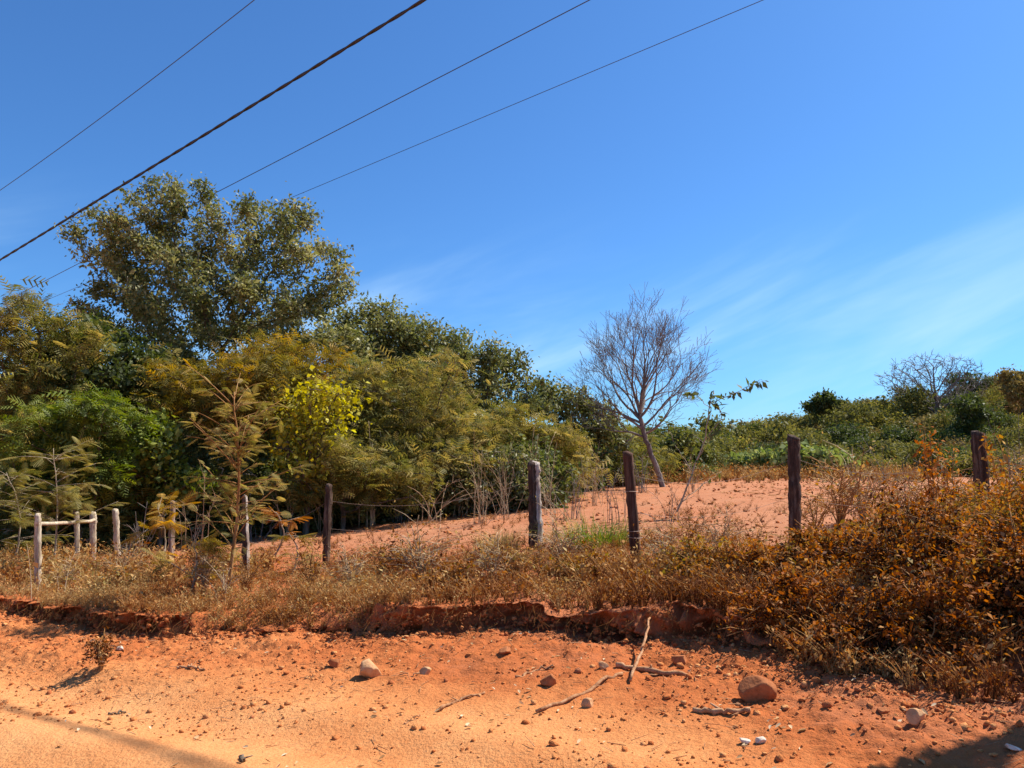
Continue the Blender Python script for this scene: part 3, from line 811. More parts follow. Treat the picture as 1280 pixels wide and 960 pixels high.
ptree(1030, Yt, [(1031, 500, 19, 14), (1022, 508, 12, 12), (1044, 510, 12, 11)], nleaf=5200, leaf=0.42, lmat=L_DARK, natt=200, spread=0.32, tint=(0.35, 0.2), seed=55,
      name='round_tree', label='dark rounded tree standing out alone on the ridge of the hillside', cat='tree')
Yr = 98
bb2 = gbase(1172, Yr)
bare_tree(bb2, [(W(1168, 478, Yr), (68 / F * Yr, 4.5, 36 / F * Yr))], [bb2, W(1172, 505, Yr)], 1500, 0.34, 0.030, 42, 'bare_tree',
          'wide leafless grey tree on the hillside ridge at the right', dk=1.35, rmax=0.3, tl=0.8, up=0.08, twigs=3)
ptree(1275, 92, [(1268, 488, 24, 22), (1300, 478, 26, 26)], nleaf=4000, leaf=0.4, lmat=L_HILLBR, natt=200, spread=0.35, tint=(0.5, 0.2), seed=56,
      name='ridge_tree', label='brownish green tree on the ridge at the right edge of the photo', cat='tree')
ptree(1216, 70, [(1214, 515, 26, 22), (1205, 530, 24, 16)], nleaf=3600, leaf=0.3, lmat=L_DARK, natt=200, spread=0.25, tint=(0.3, 0.2), seed=57,
      name='dark_bush', label='dark bush on the hillside directly above the rightmost fence post', cat='bush')
# pale broad-leaved shrubs at the end of the field
GP = 'pale leafy shrubs at the far edge of the field'
pA = proto('round', L_PALE, BARK_PALE, 900, 0.34, 58, (0.5, 0.25), 'pale_shrub', 'pale green broad-leaved shrub at the far edge of the field', 'shrub', GP, r=0.8, h=1.9, spread=0.22)
for px, Y, s in ((1005, 44, 1.1), (1030, 43, 0.95), (955, 45, 0.9), (975, 46, 0.8), (930, 46, 0.8), (1052, 44, 0.85)):
    put(pA, W(px, 590, Y)[0], Y, rr.uniform(0, 6), s)

# ------------------------------------------------------------------ fence posts and the gate rail
POSTS = []
def post(top, bot, Y0, width, mat, label, square=False, seed=1, slant=0.3, name='fence_post'):
    """top / bot: pixels of its ends; stands where the bottom meets the ground"""
    rg = np.random.default_rng(seed)
    g = G(*bot) if Y0 is None else np.array(gbase(bot[0], Y0))
    tp_ = W(top[0], top[1], g[1])
    Lv = tp_ - g; L = np.linalg.norm(Lv)
    rad = width / 2 / F * g[1]
    n = 30; s = 14 if not square else 8
    knots = [(rg.uniform(0.15, 0.95), rg.integers(s), rg.uniform(0.12, 0.3)) for _ in range(5)]
    ang = np.arange(s) * 2 * math.pi / s + (math.pi / 8 if square else 0)
    v = []
    prof = 1 + 0.13 * rg.normal(size=s)
    if square: prof = np.array([1.12, 0.95, 1.12, 0.98, 1.12, 0.95, 1.12, 0.98])
    for k in range(n):
        t = k / (n - 1)
        c = g + Lv * t - np.array([0, 0, 0.25]) * (1 - t) ** 3
        rr_ = rad * (1.08 - 0.16 * t) * (1 + 0.06 * np.sin(5 * t + seed)) * prof * (1 + (0.075 if not square else 0.03) * rg.normal(size=s))
        for kt, ka, kh in knots:
            if not square: rr_ = rr_ * (1 + kh * np.exp(-((t - kt) / 0.03) ** 2) * np.exp(-(np.minimum(np.abs(np.arange(s) - ka), s - np.abs(np.arange(s) - ka)) / 1.2) ** 2))
        wob = rg.normal(0, rad * (0.05 if not square else 0.025), 2)
        ring = np.stack([np.cos(ang) * rr_ + wob[0], np.sin(ang) * rr_ * (0.85 if square else 1) + wob[1], np.zeros(s)], 1)
        if k == n - 1: ring[:, 2] += slant * (ring[:, 0] * -0.6 + ring[:, 1] * 0.8) + rg.normal(0, rad * 0.15, s)
        v.append(c + ring)
    tcap = g + Lv * (1 + 0.02)
    v = np.concatenate(v + [tcap[None]])
    q = [[k * s + i, k * s + (i + 1) % s, (k + 1) * s + (i + 1) % s, (k + 1) * s + i] for k in range(n - 1) for i in range(s)]
    t3 = [[(n - 1) * s + i, (n - 1) * s + (i + 1) % s, n * s] for i in range(s)]
    tn = np.concatenate([np.tile(np.clip(0.5 + 0.9 * np.cos(ang - 0.15) + 0.25 * rg.normal(size=s), 0, 1), n), [0.8]])  # tint by angle, high on the sunward right: paints sun and shade round the post
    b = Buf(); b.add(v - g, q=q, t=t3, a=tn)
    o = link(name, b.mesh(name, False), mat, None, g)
    tag(o, label, 'post', 'wooden posts of the roadside fence')
    if top[0] in (667, 784, 991, 1222, 411, 306): POSTS.append((g, tp_)); POSTS.sort(key=lambda q: q[0][0])
    return o, g, tp_
post((667, 578), (671, 686), None, 16.5, POST_SUN_SIDE, 'split grey fence post with sunlight painted pale on its right side, left of the green grass tuft', seed=1)
ph, pg, pt = post((784, 566), (797, 702), None, 13.5, POST_HEWN, 'leaning square-hewn dark fence post right of the green grass tuft', True, seed=2)
post((991, 546), (993, 680), None, 13.5, POST_DARK, 'upright dark bark-covered fence post in front of the bare red field', seed=3)
post((1222, 541), (1226, 665), 9.0, 17, POST_DARK, 'dark fence post rising from the bushes at the right', seed=4)
post((411, 606), (407, 706), None, 8, POST_DARK, 'thin dark fence post with pale tip right of the golden sapling', seed=5)
post((306, 620), (309, 722), None, 8, POST_SUN_SIDE, 'crooked grey fence post just right of the golden sapling stem', seed=6)
post((216, 627), (219, 705), 13.4, 7.5, POST_GREY, 'grey fence post behind the small golden plant, left of the golden sapling', seed=7)
post((144, 637), (148, 706), None, 7, POST_PALE, 'bleached fence post with a splintered tip right of the gate', seed=8)
_, gB, tB = post((116, 641), (116, 704), None, 7, POST_PALE, 'bleached gate post holding the right end of the rail', seed=9)
post((96, 641), (97, 716), None, 6, POST_PALE, 'pale thin post in the middle of the gate opening under the rail', seed=10)
_, gA, tA = post((47, 643), (48, 735), None, 7.5, POST_PALE, 'bleached gate post holding the left end of the rail', seed=11)
b = Buf()
e0 = W(46, 655, gA[1]); e1 = W(118, 651, gB[1])
kk = np.linspace(0, 1, 9)[:, None]
pts = e0 + (e1 - e0) * kk + np.random.default_rng(3).normal(0, 0.012, (9, 3)); pts = pts - e0
sweep(b, pts, 0.032, 7)
tag(link('gate_rail', b.mesh('gate_rail', True), POST_PALE, None, e0), 'pale wooden rail resting across the bleached gate posts', 'rail')
# a few turns of rusty wire round the hewn post
b = Buf()
for h_ in (0.24, 0.30, 0.62):
    c = (pt - pg) * h_
    an = np.linspace(0, 2 * math.pi, 17)
    rr_ = 0.088
    sweep(b, np.stack([c[0] + np.cos(an) * rr_, c[1] + np.sin(an) * rr_, c[2] + 0.03 * np.sin(an * 0.5 + h_ * 9)], 1), 0.004, 4, cap=False)
link('wire_wrap', b.mesh('wire_wrap'), RUST, ph)

# ------------------------------------------------------------------ overhead lines
def overhead(pxs, v, r, mat, label, name='overhead_wire', twist=False):
    P3 = []
    for px, py in pxs:
        d = ray(px, py); k = v / (d[0] * NX + d[1] * NY)
        p = np.array([d[0] * k, d[1] * k, CAMZ + d[2] * k]); P3.append([uv(p[0], p[1])[0], p[2]])
    P3 = np.array(P3)
    co = np.polyfit(P3[:, 0], P3[:, 1], 2 if len(P3) > 2 else 1)
    if len(co) == 3 and co[0] < 0: co = np.concatenate([[0], np.polyfit(P3[:, 0], P3[:, 1], 1)])
    u_ = np.linspace(-18, 42, 361)
    z_ = np.polyval(co, u_)
    x_, y_ = xy(u_, v)
    c0 = np.array([x_[180], y_[180], z_[180]])
    b = Buf()
    pts = np.stack([x_, y_, z_], 1) - c0
    if twist:                               # two strands laid round each other
        for ph_ in (0, math.pi):
            off = np.stack([0 * u_ + NX * np.cos(u_ * 5 + ph_), NY * np.cos(u_ * 5 + ph_), np.sin(u_ * 5 + ph_)], 1) * r * 0.35
            sweep(b, pts + off, r * 0.72, 6)
    else: sweep(b, pts, r, 6)
    tag(link(name, b.mesh(name, True), mat, None, c0), label, 'wire', 'overhead lines crossing the sky')
overhead([(0, 325), (265, 163), (530, 0)], 12.0, 0.040, CABLE, 'thick black twisted cable, boldest of the lines crossing the sky', 'overhead_cable', True)
overhead([(0, 238), (160, 122), (318, 0)], 7.5, 0.0072, WIRE, 'thin faint wire above the thick cable, closest to the upper left corner')
overhead([(40, 362), (250, 245), (500, 125), (740, 0)], 16.5, 0.014, WIRE, 'thin dark wire just below the thick cable, meeting the tallest tree')
overhead([(360, 250), (640, 128), (960, 0)], 17.5, 0.009, WIRE, 'thin faint lowest wire, passing right of the tallest tree')

# ------------------------------------------------------------------ saplings and distinct plants
def sapling(px, py, top, nfr, fl, lmat, bmat, label, seed, name='sapling', lean=0.0, spread=0.55, rbase=0.022, tint=(0.5, 0.25), lowest=0.25, Y=None, cat='sapling', lift=0.15, trail=0):
    rg = np.random.default_rng(seed)
    g = G(px, py) if Y is None else np.array(gbase(px, Y))
    tp_ = W(top[0], top[1], g[1]) - g
    root = empty(name, g); tag(root, label, cat)
    n = 12; t = np.linspace(0, 1, n)[:, None]
    stem = tp_ * t + np.array([0.12, 0.06, 0]) * np.sin(t * math.pi) * rg.normal(1, 0.5) + rg.normal(0, 0.012, (n, 3)) * t
    stem[0, 2] = -0.08
    b = Buf(); sweep(b, stem, np.linspace(rbase, rbase * 0.25, n), 6)
    H = np.linalg.norm(tp_)
    fr = Buf()
    m = max(5, nfr // 7)
    tips = []
    for k in range(m):
        h_ = lowest + (0.98 - lowest) * rg.uniform(0, 1) ** 0.8; i = h_ * (n - 1); j = min(int(i), n - 2)
        p = stem[j] + (stem[j + 1] - stem[j]) * (i - j)
        a = rg.uniform(0, 2 * math.pi)
        Lb = H * spread * (1.0 - 0.45 * h_) * rg.uniform(0.25, 1.15)
        d = np.array([math.cos(a), math.sin(a), lift + rg.uniform(-0.3, 0.7)])
        s = np.linspace(0, 1, 6)[:, None]
        br = p + d * Lb * s + np.array([0, 0, -0.18 * Lb]) * s * s
        sweep(b, br, np.linspace(rbase * 0.22, 0.0025, 6), 4)
        tips.append(br)
    link('stem', b.mesh('stem', True), bmat, root)
    pos = []; ax = []
    for k in range(nfr):
        br = tips[rg.integers(m)]; s = rg.uniform(0.25, 1) * 5; j = min(int(s), 4)
        pos.append(br[j] + (br[j + 1] - br[j]) * (s - j)); dd = br[5] - br[0]
        ax.append(dd / np.linalg.norm(dd) + rg.normal(0, 0.6, 3))
    pos = np.array(pos); ax = unit(np.array(ax)); ax[:, 2] = ax[:, 2] * 0.5 - 0.08
    up_ = unit(rg.normal(size=(nfr, 3)) * 0.3 + np.array([0, 0, 1.0]))
    scatter(fr, FROND_NEAR[0], FROND_NEAR[1], frames(ax, up_), pos, fl * rg.uniform(0.65, 1.25, nfr), ia=np.clip(rg.normal(tint[0], tint[1], nfr), 0, 1))
    link('crown', fr.mesh('crown'), lmat, root)
    return root
sapling(284, 742, (292, 490), 620, 0.15, L_FEATHER, BARK_RED, 'tall golden feathery sapling with ochre stem standing on the bank', 61, 'golden_sapling', spread=0.36, rbase=0.03, tint=(0.65, 0.35), lowest=0.12, lift=0.5)
sapling(66, 722, (66, 560), 260, 0.24, L_FEATHER, BARK_PALE, 'olive feathery sapling in front of the gate', 62, 'feathery_sapling', spread=0.5, tint=(0.6, 0.2))
sapling(14, 715, (8, 590), 220, 0.24, L_FEATHER, BARK_PALE, 'olive feathery sapling at the left edge, left of the gate', 63, 'feathery_sapling', spread=0.55, tint=(0.5, 0.2))
sapling(201, 715, (196, 632), 80, 0.30, L_GOLD, BARK_PALE, 'small golden fern-like plant in front of the grey post behind it', 64, 'golden_plant', spread=0.8, tint=(0.75, 0.2), cat='plant')
sapling(238, 745, (240, 670), 60, 0.26, L_GOLD, BARK_PALE, 'low ochre fern-like plant at the left foot of the golden sapling', 65, 'golden_plant', spread=0.9, tint=(0.5, 0.2), cat='plant')
sapling(335, 705, (346, 640), 60, 0.2, L_ORANGE, BARK_PALE, 'bright orange-leaved small bush between the two fence posts by the golden sapling', 66, 'orange_bush', spread=0.45, tint=(0.5, 0.3), cat='bush', lowest=0.4)
sapling(365, 718, (362, 665), 30, 0.3, L_GOLD, BARK_PALE, 'low drooping ochre plant left of the thin dark fence post', 67, 'golden_plant', spread=1.0, tint=(0.4, 0.2), cat='plant')

# the sapling with a long arching branch, right of the leafless tree
g = np.array(gbase(846, 15.5)); root = empty('arching_sapling', g)
tag(root, 'thin half-bare sapling with a long branch arching right below the leafless tree', 'sapling')
b = Buf(); lv = Buf(); rg = np.random.default_rng(68)
Ys = 15.5
def pl(pts, r0, r1, leafn, leafs=0.10):
    p = np.array([W(*q, Ys) for q in pts]) - g
    p[:, 1] += np.linspace(0, rg.uniform(-0.8, 0.8), len(p))
    t = np.linspace(0, len(p) - 1, 18)
    pp = np.stack([np.interp(t, np.arange(len(p)), p[:, i]) for i in range(3)], 1)
    pp[1:-1] += rg.normal(0, 0.01, (16, 3))
    sweep(b, pp, np.linspace(r0, r1, 18), 5)
    s = rg.uniform(4, 17, leafn); j = s.astype(int)
    pos = pp[j] + (pp[np.minimum(j + 1, 17)] - pp[j]) * (s - j)[:, None]
    leaves(lv, pos, 'kite', leafs * 1.3, rg, np.clip(rg.normal(0.4, 0.2, leafn), 0, 1))
pl([(846, 640), (862, 600), (880, 552), (887, 505), (892, 488)], 0.022, 0.006, 30)
pl([(880, 552), (905, 520), (893, 502), (915, 493), (935, 484), (958, 475)], 0.010, 0.004, 70)
pl([(887, 510), (872, 492), (862, 488)], 0.007, 0.003, 26)
pl([(872, 575), (885, 545), (905, 530), (918, 528)], 0.007, 0.003, 26)
pl([(866, 590), (850, 560), (840, 530), (838, 520)], 0.008, 0.003, 26)
pl([(852, 628), (884, 606), (912, 590)], 0.010, 0.004, 5)
pl([(880, 555), (868, 540), (858, 535)], 0.006, 0.003, 18)
link('stem', b.mesh('stem', True), BARK_PALE, root); link('crown', lv.mesh('crown'), L_DARK, root)

# clumps of pale dry stems
def dry_clump(px, py, Y, n, hgt, label, seed, fan=0.5, name='dry_shrub', mat=STALK, r=0.0068):
    rg = np.random.default_rng(seed)
    g = G(px, py) if Y is None else np.array(gbase(px, Y))
    root = empty(name, g); tag(root, label, 'shrub')
    b = Buf(); tw = Buf()
    for k in range(n):
        a = rg.uniform(0, 2 * math.pi); h_ = hgt * rg.uniform(0.45, 1.1); o = rg.uniform(0.05, 1) * fan * h_
        s = np.linspace(0, 1, 9)[:, None]
        bend = rg.uniform(0.6, 2.8); h_ *= rg.uniform(0.55, 1.1)
        p = np.array([rg.normal(0, 0.12), rg.normal(0, 0.12), -0.05]) + np.concatenate([math.cos(a) * o * s ** bend, math.sin(a) * o * s ** bend, h_ * (s - 0.22 * (o / h_) * s ** 3)], 1)
        sweep(b, p, np.linspace(r, r * 0.3, 9), 4)
        for j in range(rg.integers(2, 6)):
            q = rg.integers(3, 8); d = unit((p[q] - p[q - 1])[None] + rg.normal(0, 0.05, (1, 3)))[0] + rg.normal(0, 0.45, 3)
            d = d / np.linalg.norm(d) * h_ * rg.uniform(0.1, 0.28)
            tubes(tw, p[q][None], (p[q] + d)[None], np.array([r * 0.45]), np.array([r * 0.2]), 3)
    link('stems', b.mesh('stems', True), mat, root)['kind'] = 'stuff'; link('twigs', tw.mesh('twigs'), mat, root)['kind'] = 'stuff'
    return root
dry_clump(600, 655, None, 16, 1.9, 'clump of pale dry arching stems left of the split grey post', 71, 0.6)
dry_clump(632, 650, None, 14, 2.2, 'taller clump of pale dry stems directly left of the split grey post', 72, 0.5)
dry_clump(465, 640, 20.0, 12, 2.6, 'group of straight whitish stems at the edge of the wood, under the feathery tree', 73, 0.22, r=0.016)
dry_clump(540, 645, 19.5, 9, 2.0, 'arching whitish stems at the edge of the wood, right of the straight ones', 74, 0.9, r=0.012)
dry_clump(715, 640, 17.0, 16, 1.7, 'greyish dry thicket of stems behind the green grass tuft', 75, 0.6, mat=TWIG)
dry_clump(690, 630, 19.0, 16, 1.9, 'greyish dry stems behind the split grey fence post', 76, 0.6)
dry_clump(742, 628, 21.0, 14, 1.9, 'pale dry stems behind and left of the leaning hewn post', 77, 0.5)
dry_clump(768, 640, 15.0, 9, 1.6, 'thin grey twigs crossing just left of the leaning hewn post', 78, 0.7, mat=TWIG)
dry_clump(838, 655, None, 10, 1.0, 'low dry twigs lying at the foot of the half-bare sapling', 79, 0.9, mat=TWIG)
dry_clump(325, 640, 18.2, 12, 1.3, 'grey dry stems at the foot of the wood behind the crooked post', 80, 0.6, mat=TWIG)
dry_clump(165, 690, 15.5, 9, 0.9, 'grey dry twigs right of the splintered bleached post', 81, 0.7, mat=TWIG)
dry_clump(1115, 640, 12.5, 18, 1.5, 'greyish dry thicket left of the rightmost fence post', 82, 0.7, mat=TWIG)
dry_clump(1262, 640, 12.0, 20, 1.5, 'greyish dry thicket right of the rightmost fence post', 83, 0.7, mat=TWIG)
dry_clump(1060, 640, 14.0, 14, 1.3, 'thin straw-coloured thicket at the right end of the bare field', 84, 0.7)
dry_clump(274, 752, None, 9, 0.8, 'pale dry stalks around the foot of the golden sapling', 85, 0.7)
dry_clump(66, 752, None, 4, 0.9, 'single pale dry stalks on the bank edge below the gate', 86, 0.15)

for i, (px, Y, n_, h_, lab) in enumerate((
        (360, 19.2, 9, 2.2, 'thin pale stems in front of the wood, left of the thin dark post'), (410, 19.8, 8, 2.6, 'thin pale stems in front of the wood, right above the thin dark post'),
        (500, 20.6, 10, 2.4, 'leaning pale stems in front of the wood, between the straight and the arching ones'), (575, 21.5, 12, 2.0, 'grey twiggy thicket in front of the wood, left of the pale clumps'),
        (665, 22.0, 14, 2.2, 'dense pale thicket at the edge of the field behind the split grey post'), (800, 27.0, 12, 1.8, 'pale dry grass stems at the left of the leaning leafless trunk'),
        (865, 26.0, 10, 1.6, 'pale dry grass stems at the right of the leaning leafless trunk'), (250, 17.5, 9, 1.9, 'ochre dry stems standing behind the low ochre plant'),
        (180, 16.8, 8, 1.5, 'grey dry stems behind the splintered bleached post'))):
    dry_clump(px, 650, Y, n_, h_, lab, 300 + i, 0.45, r=0.009 + 0.0003 * Y / 2, mat=(STALK, TWIG)[i % 3 == 2])
# bright green grass tuft
def tuft(px, py, n, L, lmat, label, seed, name, spread=0.3, w=0.006, flat=0.6, cat='grass tuft', tint=(0.5, 0.3)):
    rg = np.random.default_rng(seed); g = G(px, py)
    b = Buf()
    for k in range(3):
        pass
    a = rg.uniform(0, 2 * math.pi, n); ro = spread * np.sqrt(rg.uniform(0, 1, n))
    base = np.stack([np.cos(a) * ro, np.sin(a) * ro * 0.7, np.full(n, -0.02)], 1)
    a2 = a + rg.normal(0, 0.8, n); le = L * rg.uniform(0.5, 1.15, n)
    out_ = flat * rg.uniform(0.1, 1.2, n)
    T = 4; prev = base; side = np.stack([-np.sin(a2), np.cos(a2), 0 * a2], 1)
    V = []
    for k in range(T + 1):
        s = k / T
        c = base + np.stack([np.cos(a2) * out_ * s ** 1.6 * le, np.sin(a2) * out_ * s ** 1.6 * le, le * (s - 0.35 * out_ * s * s)], 1)
        ww = w * (1 - 0.85 * s)
        V.append(c - side * ww); V.append(c + side * ww)
    V = np.stack(V, 1)                        # n, 2(T+1), 3
    q = np.array([[2 * k, 2 * k + 1, 2 * k + 3, 2 * k + 2] for k in range(T)])
    q = (q[None] + (np.arange(n) * 2 * (T + 1))[:, None, None]).reshape(-1, 4)
    b.add(V.reshape(-1, 3), q=q, a=np.repeat(np.clip(rg.normal(tint[0], tint[1], n), 0, 1), 2 * (T + 1)))
    o = link(name, b.mesh(name), lmat, None, g); tag(o, label, cat)
    return o
tuft(745, 684, 520, 0.58, L_GREEN, 'bright green grass tuft between the split grey post and the leaning hewn post', 91, 'grass_tuft', 0.5, 0.006, 1.5, tint=(0.45, 0.3))
tuft(1240, 652, 420, 0.45, L_GREEN, 'small yellow-green grass tuft at the right edge below the rightmost post', 92, 'grass_tuft', 0.22, 0.008, 0.7, tint=(0.85, 0.2))
tuft(625, 690, 380, 0.4, L_STRAW, 'greyish olive grass tuft left of the split grey post', 94, 'grass_tuft', 0.3, 0.006, 0.8, tint=(0.95, 0.1))

# ------------------------------------------------------------------ bushes on the bank (right): each its own plant
def bush(center, rx, ry, hz, n, leaf, lmat, label, seed, kind='kite', tint=(0.5, 0.22), nst=46, name='bank_bush', bmat=BARK_RED, droop=0.0):
    rg = np.random.default_rng(seed); g = np.array([center[0], center[1], H1(*center)])
    root = empty(name, g); tag(root, label, 'bush')
    b = Buf(); tips = []
    for k in range(nst):
        a = rg.uniform(0, 2 * math.pi); q = math.sqrt(rg.uniform(0, 1))
        e = np.array([math.cos(a) * rx * q, math.sin(a) * ry * q, hz * (0.35 + 0.65 * math.sqrt(max(0, 1 - q * q))) * rg.uniform(0.55, 1.05)])
        s = np.linspace(0, 1, 7)[:, None]
        p = np.concatenate([e[0] * s ** 1.2, e[1] * s ** 1.2, e[2] * (s ** 0.75)], 1) + rg.normal(0, 0.02, (7, 3)) * s
        p[0, 2] = -0.05
        if droop and e[0] * NX + e[1] * NY < 0: p[:, 2:3] -= droop * s ** 2
        sweep(b, p, np.linspace(0.009, 0.003, 7), 4)
        tips.append(p)
        for j in range(5):
            q_ = rg.integers(2, 6); d = rg.normal(0, 1, 3); d[2] = abs(d[2]) * 0.4
            d = d / np.linalg.norm(d) * hz * rg.uniform(0.18, 0.5)
            p2 = np.stack([p[q_], p[q_] + d * 0.5 + [0, 0, 0.02], p[q_] + d])
            sweep(b, p2, [0.004, 0.003, 0.002], 3); tips.append(np.stack([p2[0], p2[0] * .6 + p2[1] * .4, p2[1], p2[1] * .6 + p2[2] * .4, p2[1] * .3 + p2[2] * .7, p2[2], p2[2]]))
    link('stems', b.mesh('stems', True), bmat, root)
    T = np.array(tips); m = len(T)
    wt = rg.uniform(0.1, 1.5, m); wt /= wt.sum()
    ch = rg.choice(m, n, p=wt); s = rg.uniform(1.2, 6, n); j = np.minimum(s.astype(int), 5)
    pos = T[ch, j] + (T[ch, j + 1] - T[ch, j]) * (s - j)[:, None] + rg.normal(0, 0.05 * hz, (n, 3))
    gz = height(pos[:, 0] + g[0], pos[:, 1] + g[1]) - g[2]; pos[:, 2] = np.maximum(pos[:, 2], gz + 0.01)
    cl = rg.normal(0, tint[1], m)
    L_ = Buf(); leaves(L_, pos, kind, leaf, rg, np.clip(tint[0] + cl[ch] * 0.8 + rg.normal(0, tint[1] * 0.7, n), 0, 1))
    link('foliage', L_.mesh('foliage'), lmat, root)
    return root
L_MIX = leaf_mat('withering_leaf', [(0.030, 0.012, 0.005), (0.11, 0.036, 0.008), (0.28, 0.082, 0.012), (0.44, 0.155, 0.024), (0.42, 0.22, 0.065), (0.17, 0.115, 0.025)], 0.36, 0.04, 1.08)
def C(px, Y): return (W(px, 580, Y)[0], Y)
bush(C(945, 7.4), 0.5, 0.45, 0.45, 5400, 0.037, L_MIX, 'ochre and olive bush on the bank edge below the dark upright post', 101, tint=(0.7, 0.22))
bush(C(1050, 7.2), 0.75, 0.6, 0.62, 10125, 0.037, L_MIX, 'large olive-brown bush right of the dark upright post', 102, tint=(0.5, 0.36))
bush(C(985, 6.0), 0.55, 0.45, 0.50, 7020, 0.034, L_MIX, 'orange-brown bush hanging over the bank above the big red rock', 103, tint=(0.42, 0.22), droop=0.3)
bush(C(1070, 5.35), 0.5, 0.45, 0.50, 8100, 0.034, L_MIX, 'dark brown bush bulging over the bank with a black hollow beneath it', 104, tint=(0.28, 0.3), droop=0.35)
bush(C(1150, 6.2), 0.75, 0.65, 0.82, 12825, 0.037, L_MIX, 'tall rust-brown bush in the middle of the right-hand thicket', 105, tint=(0.36, 0.36), droop=0.2)
bush(C(1165, 5.1), 0.5, 0.45, 0.52, 8100, 0.034, L_MIX, 'low dark bush above the rounded stone at the right', 106, tint=(0.22, 0.28), droop=0.35)
bush(C(1275, 5.3), 0.65, 0.5, 0.78, 11475, 0.037, L_MIX, 'rust-orange bush cut by the right edge of the photo', 107, tint=(0.38, 0.34), droop=0.3)
bush(C(1235, 7.6), 0.8, 0.6, 0.75, 8775, 0.041, L_MIX, 'orange and olive bush at the foot of the rightmost post', 108, tint=(0.5, 0.3))
bush(C(1310, 6.6), 0.8, 0.7, 1.0, 10125, 0.041, L_MIX, 'dark green-brown bush at the far right behind the rust-orange one', 109, tint=(0.8, 0.25))
bush(C(1120, 8.4), 0.7, 0.6, 0.55, 6210, 0.041, L_MIX, 'yellow-olive bush left of the rightmost post', 110, tint=(0.72, 0.22))
bush(C(870, 7.5), 0.55, 0.4, 0.45, 4200, 0.04, L_DRY, 'straw-brown low bush on the bank right of the standing stick', 111, tint=(0.55, 0.28), droop=0.15)
bush(C(1345, 4.9), 0.6, 0.5, 0.6, 6075, 0.037, L_MIX, 'low brown bush just beyond the right edge of the photo', 112, tint=(0.25, 0.2), droop=0.25)
bush(C(560, 8.4), 0.5, 0.4, 0.34, 2600, 0.036, L_DRY, 'reddish dry low bush on the bank in the middle of the photo', 113, tint=(0.3, 0.25))
bush(C(505, 9.6), 0.28, 0.25, 0.55, 700, 0.05, L_DRY, 'sparse reddish-brown upright weed left of the split grey post', 114, tint=(0.35, 0.25), nst=10)
bush(C(720, 8.2), 0.55, 0.4, 0.36, 3000, 0.036, L_DRY, 'brown low bush on the bank below the green grass tuft', 115, tint=(0.45, 0.3))
bush(C(640, 9.4), 0.5, 0.4, 0.34, 2200, 0.04, L_STRAW, 'tan low bush at the foot of the split grey post', 117, tint=(0.6, 0.25))
g_ = G(126, 838)
bush((g_[0], g_[1]), 0.13, 0.12, 0.36, 420, 0.035, L_DRY, 'small brown dry weed standing on the road at the left, casting a long shadow', 93, tint=(0.2, 0.15), nst=9, name='dry_weed')
# tall yellowing herbs standing over the thicket
for i, (px, Y, h_, s) in enumerate(((1165, 8.6, 1.35, 121), (1190, 8.9, 1.2, 122), (1262, 8.4, 1.2, 123))):
    rg = np.random.default_rng(s); g = np.array(gbase(px, Y)); root = empty('tall_herb', g)
    tag(root, ('tall yellowing leafy herb standing over the thicket, left of the rightmost post', 'yellowing herb stem touching the left side of the rightmost post', 'reddish tall herb standing right of the rightmost post')[i], 'herb')
    b = Buf(); L_ = Buf()
    for k in range(7):
        e = np.array([rg.normal(0, 0.22), rg.normal(0, 0.15), h_ * rg.uniform(0.6, 1.05)]); t = np.linspace(0, 1, 9)[:, None]
        p = np.concatenate([e[0] * t ** 1.5, e[1] * t ** 1.5, e[2] * t], 1) + rg.normal(0, 0.012, (9, 3)); p[0, 2] = -0.05
        sweep(b, p, np.linspace(0.007, 0.003, 9), 4)
        j = rg.integers(3, 9, 34)
        leaves(L_, p[j] + rg.normal(0, 0.035, (34, 3)), 'kite', 0.062, rg, np.clip(rg.normal(0.65, 0.2, 34), 0, 1))
    link('stems', b.mesh('stems', True), BARK_RED, root); link('foliage', L_.mesh('foliage'), L_MIX if i < 2 else L_DRY, root)

# ------------------------------------------------------------------ dry ground cover along the bank top (uncountable)
def weed_template(rg, hgt, nst, nlf, leaf):
    b = Buf()
    for k in range(nst):
        a = rg.uniform(0, 2 * math.pi); h_ = hgt * rg.uniform(0.5, 1.1); o = h_ * rg.uniform(0.1, 1.1)
        e = np.array([math.cos(a) * o, math.sin(a) * o, h_])
        t = np.linspace(0, 1, 4)
        pts = np.stack([e[0] * t ** 1.4, e[1] * t ** 1.4, e[2] * t ** 0.8], 1); pts[0, 2] = -0.03
        tubes(b, pts[:-1], pts[1:], np.linspace(0.0045, 0.003, 3), np.linspace(0.004, 0.0018, 3), 3, a=0.12 * rg.normal())
        m = nlf // nst
        s = rg.uniform(0.5, 3, m); j = np.minimum(s.astype(int), 2)
        pos = pts[j] + (pts[j + 1] - pts[j]) * (s - j)[:, None] + rg.normal(0, 0.03, (m, 3))
        pos[:, 2] = np.maximum(pos[:, 2], 0.0)
        leaves(b, pos, 'kite', leaf, rg, rg.normal(0, 0.16, m))
    return np.concatenate(b.v), np.concatenate(b.q), np.concatenate(b.a)
def weeds(name, label, pts, sizes, tints, lmat, temps, rg):
    B = Buf()
    pick = rg.integers(0, len(temps), len(pts))
    for k, (tv, tq, ta) in enumerate(temps):
        m = pick == k; n = m.sum()
        if not n: continue
        ang = rg.uniform(0, 2 * math.pi, n)
        fr = frames(np.stack([np.cos(ang), np.sin(ang), rg.normal(0, 0.08, n)], 1))
        scatter(B, tv, tq, fr, pts[m], sizes[m], ta, tints[m])
    a = np.concatenate(B.a); B.a = [np.clip(a, 0, 1)]
    o = link(name, B.mesh(name), lmat); tag(o, label, 'ground cover', kind='stuff')
rg = np.random.default_rng(131)
